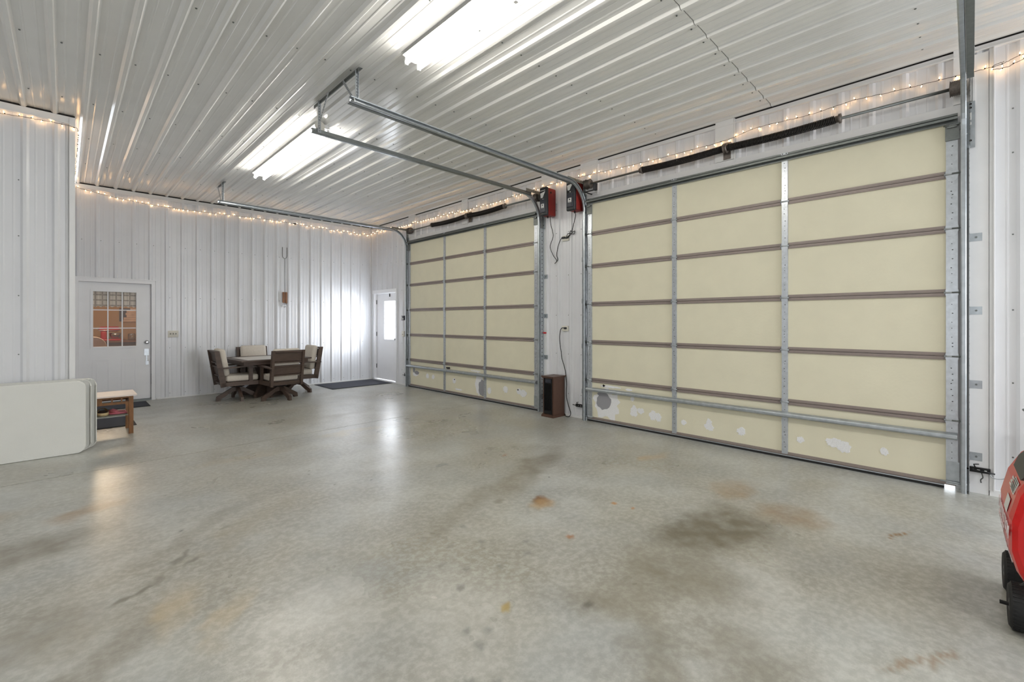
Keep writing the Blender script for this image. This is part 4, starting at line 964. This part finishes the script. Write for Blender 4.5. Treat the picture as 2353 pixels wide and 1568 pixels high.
string_lights([(xg, 10.28, 3.53), (xg, 9.6, 3.53), (xg, 8.75, 3.505), (xg, 7.9, 3.51), (xg, 6.885, 3.48), (xg, 5.9, 3.47), (xg, 5.2, 3.49), (xg, 4.774, 3.50), (xg, 4.3, 3.505), (xg, 4.01, 3.499), (xg, 3.69, 3.485), (xg, 3.03, 3.459), (xg, 2.5, 3.45), (xg, 1.943, 3.452), (xg, 1.627, 3.495), (xg, 1.145, 3.477), (xg, 0.79, 3.499), (xg, 0.506, 3.478), (xg, 0.138, 3.464), (xg, -0.05, 3.455), (xg, -0.17, 3.46), (xg, -0.3, 3.49), (xg, -0.6, 3.50)], 0.09,
              'warm mini light string along the wall above both overhead doors', (-1, 0, 0), 3)
string_lights([(xg-0.01, -0.6, 3.47), (xg-0.01, -0.3, 3.45), (xg-0.01, -0.2, 3.42), (xg-0.01, -0.12, 3.43), (xg-0.01, -0.125, 3.46), (xg-0.01, -0.18, 3.47)], 0.07,
              'looped end of a warm light string at the upper right corner', (-1, 0, 0), 4)

# ---------------------------------------------------------------- things on the back wall
t = thing('switch_plate', 'white triple switch plate on wall right of entry door', 'switch', (1.425, YB-0.02, 1.17))
part('plate', MB().pad(1.345, 1.505, YB-0.027, YB, 1.115, 1.235, 0.004), IVORY, t)
for x in (1.385, 1.425, 1.465): part('toggle', MB().box(x-0.004, x+0.004, YB-0.04, YB-0.027, 1.165, 1.19), GREYP, t)
t = thing('roasting_fork', 'long two-pronged roasting fork with wooden handle hung on back wall', 'fork', (3.35, YB-0.03, 1.9))
yf = YB-0.035
part('prongs', MB().tube([(3.305, yf, 2.985), (3.305, yf, 2.80), (3.315, yf, 2.765), (3.35, yf, 2.74), (3.385, yf, 2.765), (3.395, yf, 2.80), (3.395, yf, 2.985)], 0.006, 6), GALVD, t)
part('rod', MB().cyl((3.35, yf, 2.745), (3.352, yf, 2.02), 0.005, n=8), GALVD, t)
part('handle', MB().pad(3.305, 3.345, yf-0.018, yf+0.012, 1.80, 2.03, 0.01).pad(3.35, 3.40, yf-0.018, yf+0.012, 1.79, 2.03, 0.01), WOODL, t)
part('hooks', MB().tube([(3.325, yf, 1.80), (3.32, yf, 1.74), (3.29, yf, 1.71), (3.275, yf, 1.74)], 0.005, 6).tube([(3.355, yf, 1.80), (3.35, yf, 1.73), (3.33, yf, 1.705)], 0.005, 6).tube([(3.38, yf, 1.80), (3.375, yf, 1.74), (3.35, yf, 1.71)], 0.005, 6).tube([(3.39, yf, 1.79), (3.40, yf, 1.76), (3.39, yf, 1.735)], 0.004, 6), CHROME, t)
t = thing('tape_scrap', 'small dark clip holding the light string on the back wall', 'clip', (3.55, YB-0.03, 3.50))
part('clip_body', MB().pad(3.525, 3.585, YB-0.045, YB-0.022, 3.505, 3.53, 0.004), BLACKM, t)

# ---------------------------------------------------------------- patio dining set
def table():
    a = math.radians(4)
    L_ = 0.61
    t = thing('patio_table', 'square dark wood dining table with pale stone inlaid top', 'table', (2.18+L_*math.cos(a)-L_*math.sin(a)*1.0, 8.86+L_*math.cos(a)+L_*math.sin(a), 0))
    z1 = 0.715
    for s in (-1, 1):
        part('border_board', bevel(MB().box(-L_, L_, min(s*L_, s*(L_-0.15)), max(s*L_, s*(L_-0.15)), z1-0.026, z1), 0.004), WOODD, t, local=True)
        part('border_board', bevel(MB().box(min(s*L_, s*(L_-0.15)), max(s*L_, s*(L_-0.15)), -L_+0.152, L_-0.152, z1-0.026, z1), 0.004), WOODD, t, local=True)
    part('stone_inlay', MB().box(-L_+0.153, L_-0.153, -L_+0.153, L_-0.153, z1-0.02, z1-0.002), STONE, t, local=True)
    q = L_-0.05
    part('apron', bevel(MB().box(-q, q, -q, -q+0.03, z1-0.085, z1-0.026).box(-q, q, q-0.03, q, z1-0.085, z1-0.026).box(-q, -q+0.03, -q+0.031, q-0.031, z1-0.085, z1-0.026).box(q-0.03, q, -q+0.031, q-0.031, z1-0.085, z1-0.026), 0.003, 1), WOODD, t, local=True)
    prof = [(0.03, 0.0), (0.40, 0.0), (0.41, 0.06), (0.34, 0.12), (0.22, 0.26), (0.15, 0.42), (0.20, 0.55), (0.34, 0.65), (0.34, 0.69), (0.03, 0.69)]
    prof2 = [(0.08, 0.05), (0.28, 0.05), (0.20, 0.16), (0.08, 0.3)]
    for k in range(4):
        an = math.radians(45+90*k)
        def fn(r, z, tt, an=an):
            o_ = -0.022 if tt == 0 else 0.022
            return Vector((r*math.cos(an)-o_*math.sin(an), r*math.sin(an)+o_*math.cos(an), z))
        part('leg', MB().prism(prof, fn), WOODD, t, local=True)
    t.rotation_euler = (0, 0, a)
    return t
table()
def chair_proto():
    t = thing('patio_chair', '', 'chair')
    # parts are kept under two turns: the base keeps its own angle through a turned mesh
    def leg_mesh():
        prof = [(0.0, 0.155), (0.0, 0.235), (0.05, 0.235), (0.12, 0.20), (0.325, 0.075), (0.335, 0.0), (0.265, 0.0), (0.255, 0.035), (0.20, 0.065), (0.10, 0.14)]
        return MB().prism(prof, lambda r, z, tt: Vector((r, -0.022 if tt == 0 else 0.022, z)))
    L0 = part('leg', bevel(leg_mesh(), 0.003, 1), WOODD, t, local=True)
    legs = [L0]
    for k in range(3):
        o = L0.copy(); C.objects.link(o); o.parent = t; legs.append(o)
    part('swivel', MB().cyl((0, 0, 0.235), (0, 0, 0.243), 0.11, n=20).cyl((0, 0, 0.243), (0, 0, 0.262), 0.06, n=16).box(-0.10, 0.10, -0.09, 0.09, 0.262, 0.272), BLACKM, t, local=True)
    sp = MB()
    for s in (-1, 1):
        for k in range(5): sp.lathe([(0.02, 0), (0.024, 0.006), (0.02, 0.012)], (s*0.07, -0.06+k*0.028, 0.252), 8, 'y')
    part('spring', sp, BLACKM, t, local=True)
    part('seat_frame', bevel(MB().box(-0.275, -0.235, -0.30, 0.27, 0.275, 0.345).box(0.235, 0.275, -0.30, 0.27, 0.275, 0.345).box(-0.234, 0.234, 0.235, 0.27, 0.275, 0.345).box(-0.234, 0.234, -0.26, -0.225, 0.275, 0.345).box(-0.234, 0.234, -0.224, 0.234, 0.33, 0.345), 0.003, 1), WOODD, t, local=True)
    def post(s):
        poly = [(-0.31, 0.262), (-0.225, 0.275), (-0.335, 0.895), (-0.41, 0.895)]
        return MB().prism(poly, lambda y, z, tt: Vector((s*0.275 if tt == 0 else s*0.235, y, z)))
    part('back_post', bevel(post(-1), 0.003, 1), WOODD, t, local=True); part('back_post', bevel(post(1), 0.003, 1), WOODD, t, local=True)
    ang = math.atan2(0.11, 0.63); rot = Matrix.Rotation(ang, 3, 'X')
    def slat(z0, z1, th, yo=0.0):
        zc = (z0+z1)/2; yc = -0.262-(zc-0.275)*0.17+yo
        return MB().box(-0.234, 0.234, yc-th/2, yc+th/2, z0, z1, rot=rot, about=(0, yc, zc))
    for z0, z1, th in ((0.705, 0.855, 0.016), (0.475, 0.60, 0.016)): part('back_slat', slat(z0, z1, th), WOODD, t, local=True)
    for z0, z1, th in ((0.862, 0.892, 0.05), (0.678, 0.700, 0.05), (0.605, 0.628, 0.05), (0.450, 0.470, 0.05), (0.30, 0.335, 0.045)): part('back_rail', slat(z0, z1, th), WOODD, t, local=True)
    for s in (-1, 1):
        arm = MB().sweep([(s*0.275, -0.36, 0.595), (s*0.28, -0.15, 0.60), (s*0.28, 0.05, 0.612), (s*0.28, 0.16, 0.612), (s*0.28, 0.235, 0.590)], [(-0.035, -0.011), (0.035, -0.011), (0.035, 0.011), (-0.035, 0.011)], (1, 0, 0))
        part('armrest', bevel(arm, 0.003, 1), WOODD, t, local=True)
        part('arm_support', bevel(MB().box(min(s*0.276, s*0.236), max(s*0.276, s*0.236), 0.12, 0.18, 0.345, 0.60), 0.003, 1), WOODD, t, local=True)
    part('seat_cushion', MB().pad(-0.232, 0.232, -0.22, 0.29, 0.346, 0.455, 0.035), CUSH, t, local=True)
    zc = 0.66; yc = -0.262-(zc-0.275)*0.17+0.078
    part('back_cushion', MB().pad(-0.232, 0.232, yc-0.05, yc+0.055, 0.445, 0.925, 0.045, rot=rot, about=(0, yc, 0.68)), CUSH, t, local=True)
    return t
CH = chair_proto()
def place_chair(src, x, y, rz, basea, label, first=False):
    if first: r = src; kids = list(src.children)
    else:
        r = src.copy(); C.objects.link(r); kids = []
        for ch in src.children:
            c = ch.copy(); C.objects.link(c); c.parent = r; kids.append(c)
    r.location = (x, y, 0); r.rotation_euler = (0, 0, math.radians(rz)); r['label'] = label; r['category'] = 'chair'; r['group'] = 'cushioned swivel chairs at the table'
    k = 0
    for c in kids:
        if c.name.split('.')[0] == 'leg': c.rotation_euler = (0, 0, math.radians(basea-rz+90*k)); k += 1
    return r
place_chair(CH, 2.79, 8.83, 4, 13, 'dark wood chair with cream cushions, its slatted back to the camera', True)
place_chair(CH, 2.225, 9.32, -90, -90, 'dark wood cream-cushioned chair at the left end of the table')
place_chair(CH, 3.31, 9.47, 90, -60, 'dark wood cream-cushioned chair at right end of table nearest the charcoal mat')
place_chair(CH, 2.72, 9.90, 182, 20, 'cream-cushioned chair behind the table, against the back wall')

# ---------------------------------------------------------------- mats
def rug(name, x0, x1, y0, y1, label):
    t = thing(name, label, 'mat', ((x0+x1)/2, (y0+y1)/2, 0))
    part('mat_border', bevel(MB().box(x0, x1, y0, y1, 0.0005, 0.007), 0.002, 1), RUBBER, t)
    part('mat_pile', MB().box(x0+0.025, x1-0.025, y0+0.025, y1-0.025, 0.0071, 0.011), MATG, t)
rug('floor_mat', 3.93, 5.30, 9.24, 10.20, 'large charcoal floor mat before the white side door')
rug('door_mat', -0.05+0.17, 1.02, 9.58, 10.20, 'dark mat on the floor before the entry door')
rug('floor_mat', 0.13, 0.70, 7.97, 8.80, 'charcoal mat on the floor behind the shoe bench')

# ---------------------------------------------------------------- shoe bench
t = thing('shoe_bench', 'oak bench with pale top and shoe shelf beside the folded tables', 'bench', (0.36, 7.64, 0))
bx0, bx1, by0, by1, bh = 0.11, 0.62, 7.415, 7.865, 0.492
part('bench_top', bevel(MB().box(bx0, bx1+0.035, by0-0.02, by1+0.05, bh-0.018, bh), 0.004), PINKW, t)
for x in (bx1-0.045, bx0):
    for y in (by0, by1-0.045): part('leg', bevel(MB().box(x, x+0.045, y, y+0.045, 0, bh-0.018), 0.003, 1), OAK, t)
for y in (by0+0.006, by1-0.031):
    part('upper_rail', MB().box(bx0+0.046, bx1-0.046, y, y+0.025, bh-0.040, bh-0.0185), OAK, t)
    part('lower_rail', MB().box(bx0+0.046, bx1-0.046, y, y+0.025, bh-0.114, bh-0.084), OAK, t)
    for (a, b) in ((0.27, 0.325), (0.41, 0.425), (0.50, 0.515)): part('slot_block', MB().box(a, b, y+0.002, y+0.022, bh-0.084, bh-0.040), OAK, t)
part('end_rail', MB().box(bx1-0.035, bx1-0.012, by0+0.046, by1-0.046, bh-0.114, bh-0.0185), OAK, t)
part('corner_bracket', MB().prism([(bx1-0.046, bh-0.114), (bx1-0.085, bh-0.114), (bx1-0.058, bh-0.145), (bx1-0.058, 0.07), (bx1-0.046, 0.07)], lambda a, b, tt: Vector((a, by0+0.008+tt*0.02, b))), OAK, t)
part('shelf', bevel(MB().box(bx0+0.046, bx1-0.05, by0+0.0, by1, 0.235, 0.248), 0.002, 1), TPLASTG, t, label='pale grey shoe shelf')
# slippers and flip flops on the shelf
def foot_poly(l, w_):
    return [(math.cos(a)*w_/2*(1.0 if math.sin(a) > -0.2 else 0.82)*(1+0.08*math.sin(a)), math.sin(a)*l/2) for a in [2*math.pi*k/20 for k in range(20)]]
def slipper(x, y, rz, label):
    t = thing('slipper', label, 'shoe', (x, y, 0.2485), 'tan slippers on the bench shelf', math.radians(rz))
    part('sole', MB().prism(foot_poly(0.25, 0.115), lambda a, b, tt: Vector((a, b, 0.0005+0.035*tt)), True), TAN, t, local=True)
    part('insole', MB().prism(foot_poly(0.23, 0.095), lambda a, b, tt: Vector((a, b, 0.0356+0.003*tt)), True), SHOED, t, local=True)
    mb = MB(); rows = []
    for i in range(7):
        yy = -0.115+i*0.02; wv = 0.054*math.sqrt(max(0.02, 1-((yy+0.01)/0.125)**2)) if yy < 0 else 0.054; hh = 0.075*(0.55+0.45*i/6)
        rows.append([mb.bm.verts.new((wv*math.cos(a), yy, 0.03+hh*0.75*math.sin(a))) for a in [math.pi*k/8 for k in range(9)]])
    for A_, B_ in zip(rows, rows[1:]):
        for k in range(8): q = mb._f([A_[k], A_[k+1], B_[k+1], B_[k]]); q.smooth = True
    bmesh.ops.solidify(mb.bm, geom=mb.bm.faces[:], thickness=0.006)
    part('upper', mb, TAN, t, local=True, fixn=False)
    return t
slipper(0.218, 7.55, 180, 'tan slipper at the far left of the shelf, half behind the tables')
slipper(0.338, 7.56, 180, 'tan slipper on the shelf, next to the pink sandals')
def flipflop(x, y, rz, label):
    t = thing('flip_flop', label, 'shoe', (x, y, 0.2485), 'pink flip flops on the bench shelf', math.radians(rz))
    part('sole', MB().prism(foot_poly(0.185, 0.08), lambda a, b, tt: Vector((a, b, 0.0005+0.018*tt)), True), PINK, t, local=True)
    part('strap', MB().tube([(-0.04, 0.0, 0.015), (-0.025, 0.04, 0.035), (0, 0.075, 0.022), (0.025, 0.04, 0.035), (0.04, 0.0, 0.015)], 0.007, 6), PINK, t, local=True)
    return t
flipflop(0.482, 7.535, 82, 'pink flip flop on the shelf, left one of the pair')
flipflop(0.475, 7.68, 74, 'pink flip flop on the shelf, right one by the bench leg')

# ---------------------------------------------------------------- folded tables
def rr(x0, x1, z0, z1, r, n=8):
    P = []
    for cx_, cz_, a0 in ((x1-r, z1-r, 0), (x0+r, z1-r, 90), (x0+r, z0+r, 180), (x1-r, z0+r, 270)):
        for k in range(n+1):
            a = math.radians(a0+90*k/n); P.append((cx_+r*math.cos(a), cz_+r*math.sin(a), k))
    return P
def shell(mb, x0, x1, z0, z1, r, yf, sgn, depth, tface=0.010, rim=0.007):
    """hollow half of a folded table: face at yf, skirt going sgn*depth; skirt is shallow round the corners"""
    O = rr(x0, x1, z0, z1, r); I = rr(x0+rim, x1-rim, z0+rim, z1-rim, r-rim); n = len(O)
    def dep(k): return depth*(0.42+0.58*abs((k-4)/4)**3)
    e = 0.006
    E0 = rr(x0+e, x1-e, z0+e, z1-e, r-e)
    a = [mb.bm.verts.new((p[0], yf, p[1])) for p in E0]; b = [mb.bm.verts.new((p[0], yf+sgn*e, p[1])) for p in O]
    c = [mb.bm.verts.new((p[0], yf+sgn*dep(p[2]), p[1])) for p in O]; d = [mb.bm.verts.new((p[0], yf+sgn*dep(p[2]), p[1])) for p in I]
    f_ = [mb.bm.verts.new((p[0], yf+sgn*tface, p[1])) for p in I]
    mb._f(a); mb._f(f_[::-1])
    for U, V in ((a, b), (b, c), (c, d), (d, f_)):
        for k in range(n):
            q = mb._f([U[k], U[(k+1) % n], V[(k+1) % n], V[k]])
            if q and U is a: q.smooth = True
    return mb
def folded_table(ya, x1, label, front=False):
    L_, H_ = 0.925, 0.772
    t = thing('folding_table', label, 'folding table', (x1-L_/2, ya+0.05, 0), 'white folding tables leaning by the left wall')
    if front: part('table_half', shell(MB(), x1-L_, x1, 0.001, H_, 0.075, ya, 1, 0.031), TPLAST, t)
    else: part('table_half', shell(MB(), x1-L_, x1, 0.001, H_, 0.075, ya+0.036, -1, 0.034, 0.006, 0.010), TPLAST, t)
    c0 = 0.012 if front else 0.037
    part('table_half', shell(MB(), x1-L_, x1, 0.001, H_, 0.075, ya+0.074, -1, 0.031), TPLAST, t)
    part('core', MB().prism([(p[0], p[1]) for p in rr(x1-L_+0.03, x1-0.03, 0.03, H_-0.03, 0.06)], lambda a, b, tt: Vector((a, ya+c0+(0.062-c0)*tt, b))), TPLASTG, t)
    mb = MB()
    for z in (0.09, H_-0.09): mb.cyl((x1-0.002, ya+0.045, z), (x1+0.001, ya+0.045, z), 0.004, n=8)
    part('rivet', mb, BLACKM, t)
    return t
folded_table(6.690, 0.166, 'white folded table standing on edge, frontmost of the three', True)
folded_table(6.792, 0.214, 'white folded table standing on edge, middle of the three')
folded_table(6.894, 0.260, 'white folded table standing on edge, rearmost against the wall')

# ---------------------------------------------------------------- generator
G = thing('generator', 'glossy red wheeled generator with grey top at the right edge', 'generator', (3.33, -0.41, 0))
GX0, GX1 = 3.02, 3.60      # near end, far end
GY = -0.41
def gprof(s=1.0, inset=0.0):
    """half outline (y from centre, z): bulging side with leaning upper part"""
    P = [(0.17, 0.215), (0.245, 0.225), (0.275, 0.28), (0.298, 0.37), (0.298, 0.52), (0.272, 0.64), (0.225, 0.735), (0.19, 0.765)]
    return [(max(0.01, y-inset), z) for y, z in P]
def gshell(x_list, mb):
    rows = []
    for x, ins, dz in x_list:
        h = gprof(inset=ins); ring = [(y, z-(dz if z > 0.5 else -dz*0.6)) for y, z in h]+[(-y, z-(dz if z > 0.5 else -dz*0.6)) for y, z in h[::-1]]
        rows.append([mb.bm.verts.new((x, GY+y, z)) for y, z in ring])
    n = len(rows[0])
    for A_, B_ in zip(rows, rows[1:]):
        for k in range(n): mb._f([A_[k], A_[(k+1) % n], B_[(k+1) % n], B_[k]])
    mb._f(rows[0][::-1]); mb._f(rows[-1]); return mb
mb = gshell([(GX0, 0.024, 0.03), (GX0+0.02, 0.007, 0.010), (GX0+0.06, 0.0, 0.0), (GX0+0.30, -0.002, 0.0), (GX1-0.06, 0.0, 0.0), (GX1-0.02, 0.018, 0.012), (GX1, 0.045, 0.03)], MB())
bevel(mb, 0.012, 3)
body = part('housing', mb, REDG, G)
for p_ in body.data.polygons: p_.use_smooth = p_.area < 0.0012
# dark grey top with carry handle
mb = MB()
prof = [(GX0+0.03, 0.735), (GX0+0.10, 0.775), (GX0+0.22, 0.835), (GX1-0.20, 0.835), (GX1-0.08, 0.79), (GX1-0.03, 0.74)]
lo = [(x, 0.70) for x, z in prof[::-1]]
mb.prism(prof+lo, lambda a, b, tt: Vector((a, GY+(0.19 if tt == 0 else -0.19), b)))
part('top_cover', bevel(mb, 0.01, 3), GREYP, G)
part('top_side_panel', MB().prism([(GX0+0.07, 0.69), (GX0+0.04, 0.73), (GX0+0.2, 0.825), (GX1-0.22, 0.825), (GX1-0.13, 0.73), (GX1-0.2, 0.69)], lambda a, b, tt: Vector((a, GY+(0.262-(b-0.69)*0.55 if tt == 0 else 0.18), b))), GREYP, G)
part('carry_handle', MB().tube(smooth_path([(GX0+0.18, GY, 0.81), (GX0+0.20, GY, 0.855), (GX0+0.29, GY, 0.87), (GX1-0.22, GY, 0.855), (GX1-0.20, GY, 0.81)], 6), 0.016, 10), BLACK, G)
part('handle_opening', MB().cyl((GX0+0.13, GY+0.11, 0.775), (GX0+0.105, GY+0.11, 0.802), 0.035, n=20), HOLED, G)
# dark end panel
part('end_panel', MB().pad(GX0-0.012, GX0+0.03, GY-0.22, GY+0.115, 0.235, 0.585, 0.012), BLACK, G)
f = MB()
for k in range(10): f.box(GX0-0.016, GX0-0.012, GY-0.19, GY+0.09, 0.27+k*0.028, 0.282+k*0.028)
part('vent_louvres', f, BLACKM, G)
part('end_badge', MB().prism([(0.165, 0.375), (0.192, 0.385), (0.192, 0.325), (0.165, 0.315)], lambda a, b, tt: Vector((GX0+0.012-0.014*tt, GY+a, b))).m(1).prism([(0.170, 0.366), (0.187, 0.372), (0.187, 0.334), (0.170, 0.328)], lambda a, b, tt: Vector((GX0-0.002-0.001*tt, GY+a, b))), [LETTER, BLACK], G)
# labels and print on the side
def side_y(z):
    P = gprof(); 
    for (ya, za), (yb_, zb) in zip(P[1:], P[2:]):
        if za <= z <= zb: return GY+ya+(yb_-ya)*(z-za)/(zb-za)
    return GY+0.3
def side_label(x0, x1, z0, z1, m_, name, lines=0, skew=0.0):
    mb = MB(); e = 0.0035
    mb.prism([(x0, z0), (x1, z0+skew), (x1, z1+skew), (x0, z1)], lambda a, b, tt: Vector((a, side_y(b)+e+0.001*tt, b)))
    if lines:
        mb.m(1)
        for k in range(lines):
            z = z0+(z1-z0)*(k+0.7)/(lines+0.4); mb.prism([(x0+0.01, z), (x1-0.01, z), (x1-0.01, z+0.003), (x0+0.01, z+0.003)], lambda a, b, tt: Vector((a, side_y(b)+e+0.001+0.0006*tt, b)))
    return part(name, mb, m_, G)
side_label(GX0+0.10, GX0+0.24, 0.61, 0.665, [PAPER, GREYP], 'instruction_label', 6)
side_label(GX0+0.245, GX0+0.30, 0.615, 0.655, [PAPER, REDG], 'instruction_label', 2)
side_label(GX0+0.13, GX0+0.25, 0.515, 0.58, [PAPER, GREYP], 'instruction_label', 0)
def txt(s, x, z, size, name='lettering', m_=LETTER, sx=1.0):
    c = bpy.data.curves.new(name, 'FONT'); c.body = s; c.size = size; c.extrude = 0.001; c.shear = 0.25; c.offset = 0.0012
    tmp = bpy.data.objects.new(name, c); C.objects.link(tmp); bpy.context.view_layer.update()
    me = bpy.data.meshes.new_from_object(tmp); bpy.data.objects.remove(tmp); me.materials.clear(); me.materials.append(m_)
    o = bpy.data.objects.new(name, me); C.objects.link(o); o.parent = G
    zt = z+size*0.35; ln = Vector((0, side_y(z+size*0.7)-side_y(z), size*0.7)).normalized(); xa = Vector((-1, 0, 0)); nn = xa.cross(ln)
    M = Matrix((xa*sx, ln, nn)).transposed().to_4x4(); M.translation = Vector((x, side_y(z)+0.005, z))-Vector(G.location)
    o.matrix_local = M; return o
txt('POWER TECH', GX1-0.03, 0.43, 0.085, sx=1.0)
txt('SUPER QUIET', GX1-0.03, 0.385, 0.040, sx=1.3)
txt('INVERTER', GX1-0.05, 0.295, 0.085, sx=1.1)
part('lower_side_panel', MB().prism([(GX1-0.02, 0.235), (GX1-0.02, 0.33), (GX0+0.30, 0.235)], lambda a, b, tt: Vector((a, side_y(b)+0.002+0.003*tt, b))), GREYP, G)
side_label(GX0+0.16, GX0+0.30, 0.245, 0.285, [PAPER, GREYP], 'warning_label', 2)
# undercarriage
part('base_tray', MB().box(GX0+0.02, GX1-0.02, GY-0.20, GY+0.20, 0.185, 0.235), BLACKM, G)
def wheel(x, y, r):
    mb = MB(); pr = [(r*0.55, -0.032), (r*0.86, -0.036), (r*0.98, -0.026), (r, -0.012), (r, 0.012), (r*0.98, 0.026), (r*0.86, 0.036), (r*0.55, 0.032)]
    mb.lathe(pr, (x, y, r), 36, 'y')
    for k in range(36):
        a = 2*math.pi*(k+0.5)/36
        for s in (-1, 1):
            c0 = Vector((x+math.cos(a)*r, y+s*0.014, r+math.sin(a)*r)); mb.bar(c0-Vector((0, 0.012, 0)), c0+Vector((0, 0.012, 0)), 0.007, 0.004, (math.cos(a), 0, math.sin(a)))
    wh = part('wheel', mb, RUBBER, G)
    part('rim', MB().lathe([(r*0.20, -0.034), (r*0.56, -0.024), (r*0.56, 0.024), (r*0.20, 0.034)], (x, y, r), 20, 'y'), BLACK, wh)
    return wh
wheel(GX0+0.10, GY+0.262, 0.102); wheel(GX0+0.10, GY-0.225, 0.102); wheel(GX1-0.07, GY+0.255, 0.10); wheel(GX1-0.07, GY-0.255, 0.10)
part('axle', MB().cyl((GX0+0.10, GY-0.27, 0.102), (GX0+0.10, GY+0.325, 0.102), 0.009, n=10).cyl((GX1-0.07, GY-0.29, 0.10), (GX1-0.07, GY+0.29, 0.10), 0.009, n=10), BLACKM, G)
part('tow_bar', MB().tube([(GX0+0.14, GY+0.16, 0.20), (GX0+0.10, GY+0.245, 0.215), (GX0+0.10, GY+0.262, 0.195), (GX0+0.06, GY+0.262, 0.165), (GX0-0.01, GY+0.20, 0.15), (GX0-0.02, GY-0.1, 0.15)], 0.008, 8), BLACKM, G)

G.rotation_euler = (0, 0, math.radians(1.4))
